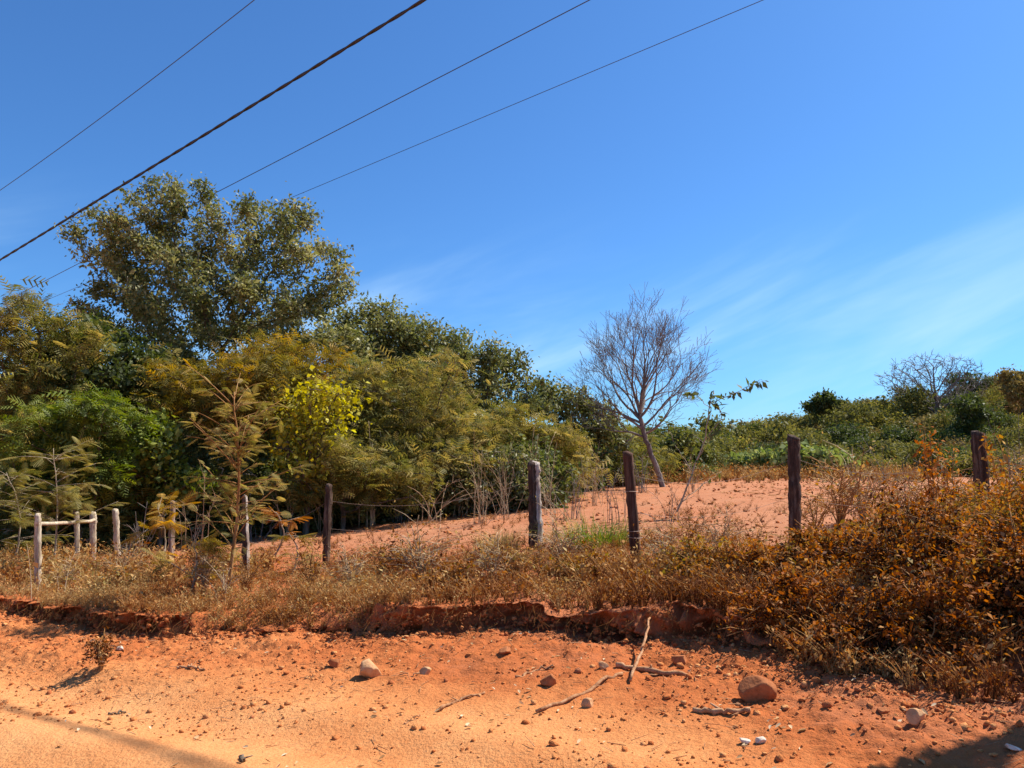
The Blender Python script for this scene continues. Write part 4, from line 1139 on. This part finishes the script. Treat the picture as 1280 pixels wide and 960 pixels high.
temps = [weed_template(rg, rg.uniform(0.22, 0.40), 8, rg.integers(24, 64), 0.040) for _ in range(12)]
n = 8500
u_ = rg.uniform(-3.5, 17, n); vv = vbank(u_) + np.where(u_ < 1.6, -0.12, 0.10) + 3.5 * rg.uniform(0, 1, n) ** 1.35
dens = fbm(u_ * 0.8, vv * 0.8, 141, 3)
edge = vv - vbank(u_)
keep = (1.2 * dens + 0.52 - (0.34 + 0.25 * (u_ > 7)) * np.maximum(edge - 1.5, 0) + 0.6 * (u_ < 2.6) > rg.uniform(-0.3, 0.9, n))
u_, vv = u_[keep], vv[keep]
x_, y_ = xy(u_, vv); z_ = height(x_, y_)
tn = np.clip(0.45 + 0.5 * fbm(u_ * 1.1, vv * 1.1, 143, 2) + rg.normal(0, 0.1, len(u_)) + 0.05 * (u_ - 4) / 4, 0.05, 0.95)
weeds('dry_undergrowth', 'dry brown and straw-coloured weeds covering the top of the bank', np.stack([x_, y_, z_], 1), rg.uniform(0.35, 0.95, len(u_)) * (1 + 0.3 * fbm(u_ * 1.1, vv, 149, 2)) * (1 - 0.30 * sstep(3, 6, u_)) * (1 - 0.25 * sstep(1.6, 3.4, vv - vbank(u_))), tn, L_STRAW, temps, rg)
print('weeds', len(u_))
# taller pale grass at the left, round the gate and fence
temps2 = [weed_template(rg, rg.uniform(0.3, 0.45), 9, 45, 0.06) for _ in range(8)]
n = 420
u_ = rg.uniform(9.5, 20, n); vv = rg.uniform(5.3, 8.0, n)
keep = fbm(u_ * 0.6, vv * 0.9, 145, 2) > rg.uniform(-0.6, 0.5, n); u_, vv = u_[keep], vv[keep]
x_, y_ = xy(u_, vv)
weeds('pale_grass', 'pale olive and straw grass around the gate at the left', np.stack([x_, y_, height(x_, y_)], 1), rg.uniform(0.7, 1.3, len(u_)),
      np.clip(rg.normal(0.6, 0.25, len(u_)), 0, 1), L_STRAW, temps2, rg)
# sparse dead grass and litter on the field
n = 5200
px_ = rg.uniform(330, 1120, n); Yy = 10.5 + 34 * rg.uniform(0, 1, n) ** 2
x_ = (px_ - 640) / F * Yy
keep = fbm(x_ * 0.5, Yy * 0.5, 147, 3) > rg.uniform(-0.25, 0.6, n)
x_, Yy = x_[keep], Yy[keep]
weeds('field_litter', 'scattered dead grass and twigs on the bare red field', np.stack([x_, Yy, height(x_, Yy) - 0.03], 1), rg.uniform(0.15, 0.7, len(x_)),
      np.clip(rg.normal(0.2, 0.2, len(x_)), 0, 1), L_STRAW, temps, rg)

# ------------------------------------------------------------------ stones, sticks, clods, leaf litter
def rock_mesh(name, rg, cuts, sub=3, flat=0.8):
    import bmesh
    bm = bmesh.new(); bmesh.ops.create_icosphere(bm, subdivisions=sub, radius=1.0)
    v = np.array([q.co[:] for q in bm.verts])
    for k in range(cuts):
        nrm = unit(rg.normal(size=3)); d = rg.uniform(0.5, 0.78)
        s = v @ nrm; over = s > d
        v[over] -= nrm[None] * (s[over] - d)[:, None] * 0.98
    v = v / np.abs(v).max() ; v = v * (1 + 0.05 * fbm(v[:, 0] * 2 + 5, v[:, 1] * 2 + v[:, 2] * 1.7, int(rg.integers(1000)), 3))[:, None]
    v[:, 2] *= flat
    f = np.array([[q.index for q in p.verts] for p in bm.faces]); bm.free()
    return v, f
def rock(px, py, w, h_, mat, label, seed, cuts=14, name='rock', rot=0.0):
    rg = np.random.default_rng(seed); g = G(px, py)
    v, f = rock_mesh(name, rg, cuts + 5, 4)
    k = g[1] / F
    v = v * np.array([w / 2 * k, w / 2 * k * 0.8, h_ / 2 * k * 1.15])
    o = link(name, mesh_np(name, v, f, smooth=False), mat, None, g + np.array([0, 0, h_ * k * 0.20]))
    o.rotation_euler = (rg.normal(0, 0.15), rg.normal(0, 0.15), rot)
    tag(o, label, 'rock')
rock(461, 846, 40, 32, ROCK_PALE, 'angular pale rock with a dark shaded side on the verge', 151, 12)
rock(947, 872, 46, 38, ROCK_RED, 'large rounded red rock under the orange-brown bush', 176, -1)
rock(686, 856, 22, 19, ROCK_RED, 'round reddish rock left of the long stick', 153, 5)
rock(735, 884, 18, 16, ROCK_PALE, 'small pale stone touching the lower end of the long stick', 154, 9)
rock(1145, 904, 24, 22, ROCK_PALE, 'rounded stone on the road edge at the right', 155, 5)
rock(931, 930, 14, 10, ROCK_WHITE, 'left one of two whitish stones on the road', 156, 8)
rock(950, 929, 15, 11, ROCK_WHITE, 'right one of two whitish stones on the road', 157, 8)
rock(418, 834, 18, 20, ROCK_RED, 'broken red clod left of the angular pale rock', 158, 9)
rock(532, 842, 16, 12, ROCK_PALE, 'small pale stone right of the angular pale rock', 159, 8)
rock(755, 836, 14, 14, ROCK_PALE, 'small upright stone in front of the dark bank hollow', 160, 9)
rock(1265, 936, 24, 7, ROCK_WHITE, 'flat whitish stone at the bottom right corner', 161, 6)
rock(630, 816, 20, 11, ROCK_RED, 'flat red clod just below the bank in the middle', 162, 8)
rock(850, 828, 22, 16, ROCK_RED, 'dark red clod right of the standing stick', 163, 8)
rock(1105, 892, 18, 12, ROCK_RED, 'red clod left of the rounded stone at the right', 164, 8)
rock(150, 812, 10, 8, ROCK_WHITE, 'small whitish pebble beside the rubble at the left', 165, 8)

def stick(pts, r0, r1, label, seed, mat=STICK, lift=0.012, name='stick', ends=None):
    """pts: pixels of points lying on the ground (or world points)"""
    rg = np.random.default_rng(seed)
    P = np.array([G(*p) if len(p) == 2 else p for p in pts])
    t = np.linspace(0, len(P) - 1, 14)
    pp = np.stack([np.interp(t, np.arange(len(P)), P[:, i]) for i in range(3)], 1)
    if ends is None:
        gz = height(pp[:, 0], pp[:, 1]); pp[:, 2] = np.maximum(np.convolve(np.pad(gz, 2, 'edge'), np.ones(5) / 5, 'valid'), gz) + r0 * 0.6 + lift * 0.3
    pp[1:-1] += rg.normal(0, 0.008, (12, 3)); c = pp[0].copy()
    b = Buf(); sweep(b, pp - c, np.linspace(r0, r1, 14) * (1 + 0.1 * rg.normal(size=14)), 7)
    if len(pp) > 6:
        k = 6; d = unit((pp[k + 1] - pp[k])[None] + rg.normal(0, 0.5, (1, 3)))[0]; d[2] = abs(d[2]) * 0.3
        sweep(b, np.array([pp[k], pp[k] + d * r0 * 4, pp[k] + d * r0 * 7]) - c, [r0 * 0.6, r0 * 0.45, r0 * 0.3], 5)
    tag(link(name, b.mesh(name, True), mat, None, c), label, 'stick')
stick([(670, 892), (715, 876), (750, 856), (778, 845)], 0.010, 0.014, 'long crooked fallen stick with a lighter end lying on the verge', 171)
pA_ = G(788, 855); pB_ = G(808, 812)
top_ = np.array([pB_[0] + 0.05, pB_[1] + 0.10, pB_[2] + 0.22])
stick([tuple(pA_ + [0, 0, 0.02]), tuple(pA_ + (top_ - pA_) * 0.5 + np.array([0.02, 0, 0.03])), tuple(top_)], 0.012, 0.008, 'stick leaning against the bank edge, its top in the weeds', 172, ends=1)
stick([(770, 834), (800, 838), (838, 845), (862, 846)], 0.018, 0.014, 'short thick branch behind the leaning stick', 173)
stick([(866, 890), (905, 893), (938, 891)], 0.017, 0.015, 'thick straight stick left of the big red rock', 174)
stick([(548, 890), (570, 878), (606, 868)], 0.010, 0.007, 'thin bent twig on the road right of the angular pale rock', 175)
stick([(645, 848), (668, 838), (692, 834)], 0.010, 0.007, 'thin reddish twig above the round reddish rock', 176)
stick([(300, 948), (303, 955)], 0.010, 0.007, 'tiny dark twig at the bottom of the road, left of centre', 177, BARK)
stick([(136, 893), (157, 892)], 0.008, 0.006, 'tiny twig lying on the bright road at the left', 178, BARK)
stick([(535, 837), (520, 845), (498, 846)], 0.006, 0.004, 'fine straw twig behind the small pale stone', 179)
stick([(505, 905), (525, 897)], 0.006, 0.004, 'fine straw twig on the open road in the middle', 180)
stick([(222, 836), (256, 838)], 0.010, 0.008, 'small straight twig below the rubble at the left', 181)

# clods and pebbles (uncountable)
rg = np.random.default_rng(191)
import itertools
cl_t = []
for k in range(6):
    v, f = rock_mesh('clod', rg, 5, 1, 0.75); v = v * rg.uniform(0.75, 1.25, (len(v), 1)); cl_t.append((v, f))
def clods(name, label, pos, sizes, tints, mat):
    B = Buf(); pick = rg.integers(0, 6, len(pos))
    for k, (tv, tf) in enumerate(cl_t):
        m = pick == k; n = m.sum()
        if not n: continue
        a = rg.uniform(0, 6.3, n); fr = frames(np.stack([np.cos(a), np.sin(a), rg.normal(0, .3, n)], 1))
        T = len(tv)
        v = np.einsum('nij,tj->nti', fr, tv) * sizes[m][:, None, None] + pos[m][:, None, :]
        t = tf[None] + (np.arange(n) * T)[:, None, None]
        B.add(v.reshape(-1, 3), t=t.reshape(-1, 3), a=np.repeat(tints[m], T))
    o = link(name, B.mesh(name), mat); tag(o, label, 'rubble', kind='stuff')
n = 22000
u_ = 13 - 16 * rg.uniform(0, 1, n) ** 0.75; off = -2.5 * rg.uniform(0, 1, n) ** 2.6 + 0.05
vv = vbank(u_) + off
ok = fbm(u_ * 1.2, vv * 1.2, 193, 2) > rg.uniform(-0.8, 0.5, n); u_, vv, off = u_[ok], vv[ok], off[ok]
x_, y_ = xy(u_, vv); sz = 0.004 + 0.022 * rg.uniform(0, 1, len(u_)) ** 14 + 0.010 * rg.uniform(0, 1, len(u_)) ** 2
clods('earth_clods', 'red earth clods and pebbles below the bank', np.stack([x_, y_, height(x_, y_) + sz * 0.25], 1), sz, np.clip(rg.normal(0.30, 0.16, len(u_)), 0, 0.8), SOIL)
n = 2600                                     # broken lumps sticking to the bank face
u_ = rg.uniform(1.2, 14, n); vv = vbank(u_) + rg.normal(0.02, 0.10, n); x_, y_ = xy(u_, vv); sz = 0.008 + 0.034 * rg.uniform(0, 1, n) ** 2.5
clods('bank_lumps', 'broken red earth lumps on the face of the bank', np.stack([x_, y_, height(x_, y_)], 1), sz, np.clip(rg.normal(0.5, 0.06, n), 0, 0.8), SOIL)
# fallen leaves
n = 1500
u_ = rg.uniform(-2, 10, n); vv = vbank(u_) - 0.1 - 3.4 * rg.uniform(0, 1, n) ** 1.5
ok = (fbm(u_ * 1.6, vv * 1.6, 195, 3) + 0.25 * (u_ < 5) > rg.uniform(-0.1, 0.75, n)); u_, vv = u_[ok], vv[ok]
x_, y_ = xy(u_, vv); n = len(u_)
B = Buf(); a = rg.uniform(0, 6.3, n)
scatter(B, CURL[0], CURL[1], frames(np.stack([np.cos(a), np.sin(a), rg.normal(0, .25, n)], 1), unit(rg.normal(size=(n, 3)) * 0.35 + [0, 0, 1.0])),
        np.stack([x_, y_, height(x_, y_) + 0.008], 1), rg.uniform(0.018, 0.05, n), ia=np.clip(rg.normal(0.6, 0.28, n), 0, 1))
tag(link('fallen_leaves', B.mesh('fallen_leaves'), L_LITTER), 'dry fallen leaves scattered over the road and verge', 'leaf litter', kind='stuff')

# ------------------------------------------------------------------ the roadside tree just outside the picture on the right, whose shade falls on the corner
rt_ = build_tree((9.2, 6.6, H1(9.2, 6.6)), [((8.6, 7.3, 5.6), (1.8, 1.5, 1.2)), ((10.1, 7.7, 6.1), (1.8, 1.8, 1.4))], 'kite', 9000, 0.11, L_OLIVE, BARK, seed=201, natt=260, spread=0.2,
           trunk=[(0, 0, 0), (-0.2, 0.1, 1.5), (-0.5, 0.3, 3.0)], name='roadside_tree', label='tree beside the road just outside the right edge, known by its shadow', cat='tree', rmax=0.16)
# crumbs and bits of straw lying on the verge and road
rg = np.random.default_rng(211)
n = 2200
u_ = rg.uniform(-2.5, 11, n); vv = vbank(u_) - 0.05 - 2.6 * rg.uniform(0, 1, n) ** 1.4
ok = fbm(u_ * 1.4, vv * 1.4, 213, 3) > rg.uniform(-0.6, 0.7, n); u_, vv = u_[ok], vv[ok]
x_, y_ = xy(u_, vv); n = len(u_); z_ = height(x_, y_) + 0.012
a = rg.uniform(0, 6.3, n); ln = rg.uniform(0.02, 0.13, n) ** 1.0
d = np.stack([np.cos(a) * ln, np.sin(a) * ln, rg.normal(0, 0.12, n) * ln], 1); p0 = np.stack([x_, y_, z_], 1)
B = Buf(); rad = rg.uniform(0.0012, 0.0035, n)
tubes(B, p0, p0 + d, rad, rad * 0.7, 3)
tag(link('straw_bits', B.mesh('straw_bits'), STICK), 'bits of straw and twig scattered over the verge', 'plant litter', kind='stuff')

# lumps of earth on the bare field
rg = np.random.default_rng(221)
n = 5000
px_ = rg.uniform(330, 1130, n); Yy = 10.5 + 34 * rg.uniform(0, 1, n) ** 1.6; x_ = (px_ - 640) / F * Yy
ok = fbm(x_ * 0.7, Yy * 0.4, 223, 3) > rg.uniform(-0.5, 0.5, n); x_, Yy = x_[ok], Yy[ok]
sz = (0.012 + 0.035 * rg.uniform(0, 1, len(x_)) ** 3) * (0.6 + Yy / 30)
clods('field_clods', 'lumps of earth on the bare red field', np.stack([x_, Yy, height(x_, Yy) + sz * 0.2], 1), sz, np.clip(rg.normal(0.62, 0.15, len(x_)), 0, 1), SOIL)
# roots and dead stems hanging from the lip of the bank
n = 480
u_ = rg.uniform(1.6, 13, n); e0_ = rg.uniform(0.03, 0.16, n); vv = vbank(u_) + e0_ - 0.10
x_, y_ = xy(u_, vv); xt, yt = xy(u_, vv + 0.12); z_ = height(xt, yt) + rg.uniform(-0.03, 0.03, n)
B = Buf(); p = np.stack([x_, y_, z_], 1); rad = rg.uniform(0.0012, 0.003, n)
for k in range(3):
    d = np.stack([rg.normal(0, 0.035, n) - NX * 0.02, rg.normal(0, 0.02, n) - NY * 0.03, -rg.uniform(0.015, 0.07, n)], 1)
    tubes(B, p, p + d, rad, rad * 0.8, 3, a=rg.uniform(0, 0.3, n)); p = p + d; rad = rad * 0.8
tag(link('hanging_roots', B.mesh('hanging_roots'), L_STRAW), 'thin dry roots and stems hanging over the edge of the bank', 'roots', kind='stuff')

# a low leafy limb of the roadside tree reaching over the verge: it throws the dark band across the corner of the road
rg = np.random.default_rng(231)
o_ = np.array([9.2, 6.6, H1(9.2, 6.6)])
lp = np.array([[8.95, 6.75, 2.6], [7.9, 6.15, 3.5], [6.8, 5.78, 3.95], [5.7, 5.46, 4.08], [4.9, 5.22, 4.05], [4.1, 5.02, 3.98]]) - o_
t = np.linspace(0, 5, 26); lp = np.stack([np.interp(t, np.arange(6), lp[:, i]) for i in range(3)], 1)
lp[1:-1] += rg.normal(0, 0.02, (24, 3))
b = Buf(); sweep(b, lp, np.linspace(0.10, 0.03, 26), 7)
lv = Buf(); n = 3000; k = 6 + (19 * rg.uniform(0, 1, n)).astype(int)
leaves(lv, lp[k] + rg.normal(0, 1, (n, 3)) * [0.07, 0.05, 0.05], 'kite', 0.08, rg, np.clip(rg.normal(0.5, 0.25, n), 0, 1))
link('limb', b.mesh('limb', True), BARK, rt_); link('foliage', lv.mesh('foliage'), L_OLIVE, rt_)
# tangle of dry grass stalks among the weeds on the bank
rg = np.random.default_rng(241)
n = 5200
u_ = rg.uniform(-3, 17, n); vv = vbank(u_) + 0.08 + 3.0 * rg.uniform(0, 1, n) ** 1.2
ok = fbm(u_ * 0.9, vv * 0.9, 243, 3) > rg.uniform(-0.6, 0.5, n); u_, vv = u_[ok], vv[ok]; n = len(u_)
x_, y_ = xy(u_, vv); p = np.stack([x_, y_, height(x_, y_) - 0.02], 1)
hh = rg.uniform(0.12, 0.40, n) * (1 + 0.7 * np.maximum(fbm(u_ * 1.4, vv * 1.4, 245, 2), -0.3)); a = rg.uniform(0, 6.3, n); lean = rg.uniform(0.1, 1.1, n); tn = np.clip(rg.normal(0.5, 0.22, n), 0, 1)
B = Buf(); rad = rg.uniform(0.0018, 0.0042, n)
for k in range(4):
    f = (k + 0.5) / 4 * 1.6
    d = np.stack([np.cos(a) * lean * f, np.sin(a) * lean * f, 1.15 - 0.75 * f * lean], 1) * (hh / 4)[:, None]
    tubes(B, p, p + d, rad, rad * 0.8, 3, a=tn); p = p + d; rad = rad * 0.8
leaves(B, p, 'kite', 0.04, rg, tn)
tag(link('dry_grass', B.mesh('dry_grass'), L_STRAW), 'tangle of straw-coloured dry grass stalks along the top of the bank', 'grass', kind='stuff')
# straw blown over the field
n = 4200
px_ = rg.uniform(200, 1130, n); Yy = 10.5 + 30 * rg.uniform(0, 1, n) ** 1.6; x_ = (px_ - 640) / F * Yy
ok = fbm(x_ * 0.6, Yy * 0.3, 251, 3) > rg.uniform(-0.3, 0.5, n); x_, Yy = x_[ok], Yy[ok]; n = len(x_)
p = np.stack([x_, Yy, height(x_, Yy) + 0.02], 1); a = rg.uniform(0, 6.3, n); ln = rg.uniform(0.06, 0.4, n)
B = Buf(); rad = rg.uniform(0.003, 0.007, n) * (0.5 + Yy / 25)
tubes(B, p, p + np.stack([np.cos(a) * ln, np.sin(a) * ln, rg.uniform(-0.02, 0.25, n) * ln], 1), rad, rad * 0.6, 3, a=np.clip(rg.normal(0.4, 0.3, n), 0, 1))
tag(link('field_straw', B.mesh('field_straw'), L_STRAW), 'dry straw and twigs lying on the bare red field', 'plant litter', kind='stuff')
# two slack strands of thin wire along the roadside posts
for hf, lab in ((0.80, 'upper slack thin wire strung along the roadside fence posts'), (0.45, 'lower slack thin wire strung along the roadside fence posts')):
    Q = []
    for (g0, t0), (g1, t1) in zip(POSTS[:-1], POSTS[1:]):
        A = g0 + (t0 - g0) * hf; Bq = g1 + (t1 - g1) * hf
        for k in range(12):
            q = k / 12; Q.append(A + (Bq - A) * q - np.array([0, 0, 0.16]) * 4 * q * (1 - q) * (0.5 + hf))
    Q.append(POSTS[-1][0] + (POSTS[-1][1] - POSTS[-1][0]) * hf)
    Q = np.array(Q); c0 = Q[0].copy(); b = Buf(); sweep(b, Q - c0, 0.0018, 4)
    tag(link('fence_wire', b.mesh('fence_wire'), RUST, None, c0), lab, 'wire', 'thin wires of the roadside fence')

# dead grass along the far edge of the field
rg = np.random.default_rng(261)
n = 1300
px_ = rg.uniform(690, 1150, n); Yy = rg.uniform(33, 47, n); x_ = (px_ - 640) / F * Yy
ok = fbm(x_ * 0.4, Yy * 0.3, 263, 3) > rg.uniform(-0.5, 0.5, n); x_, Yy = x_[ok], Yy[ok]
weeds('field_edge_grass', 'dead grass and low weeds along the far edge of the field', np.stack([x_, Yy, height(x_, Yy)], 1), rg.uniform(0.8, 2.6, len(x_)),
      np.clip(rg.normal(0.6, 0.25, len(x_)), 0, 1), L_STRAW, temps, rg)

# taller brittle weeds standing out of the undergrowth, each a plant of its own
rq = random.Random(77)
GW = 'tall dry weeds along the fence'
protos = []
for k in range(4):
    protos.append(bush((0.0, 9.5), 0.26 + 0.04 * k, 0.25, 0.62 + 0.06 * k, (240, 420, 160, 560)[k], 0.036, (L_DRY, L_STRAW)[k % 2], 'tall brittle dry weed standing out of the undergrowth along the fence', 400 + k, nst=(11, 16, 12, 18)[k], name='tall_weed', tint=(0.4, 0.3), bmat=(BARK_RED, STALK)[k % 2]))
    protos[-1]['group'] = GW
spots_ = [(392, 9.3), (440, 9.0), (478, 9.6), (528, 8.9), (592, 9.7), (614, 8.7), (676, 8.5), (700, 9.2), (742, 8.4), (828, 8.6), (856, 9.3), (900, 8.9), (938, 9.2),
          (262, 9.8), (312, 9.4), (160, 11.2), (205, 10.8), (92, 11.5), (1046, 11.0), (1075, 12.2), (1100, 11.2), (1135, 12.5), (1160, 11.4), (1188, 12.8), (1245, 11.6), (1272, 12.4), (1015, 10.2)]
for k, (px, Y) in enumerate(spots_):
    x = W(px, 580, Y)[0]; sc = rq.uniform(0.7, 1.15) * (1.5 if px > 1040 else 1.0)
    p = protos[k % 4]
    if k < 4: p.location = (x, Y, H1(x, Y)); p.scale = (sc, sc, sc)
    else: copy_tree(p, (x, Y, H1(x, Y)), rq.uniform(0, 6), sc)
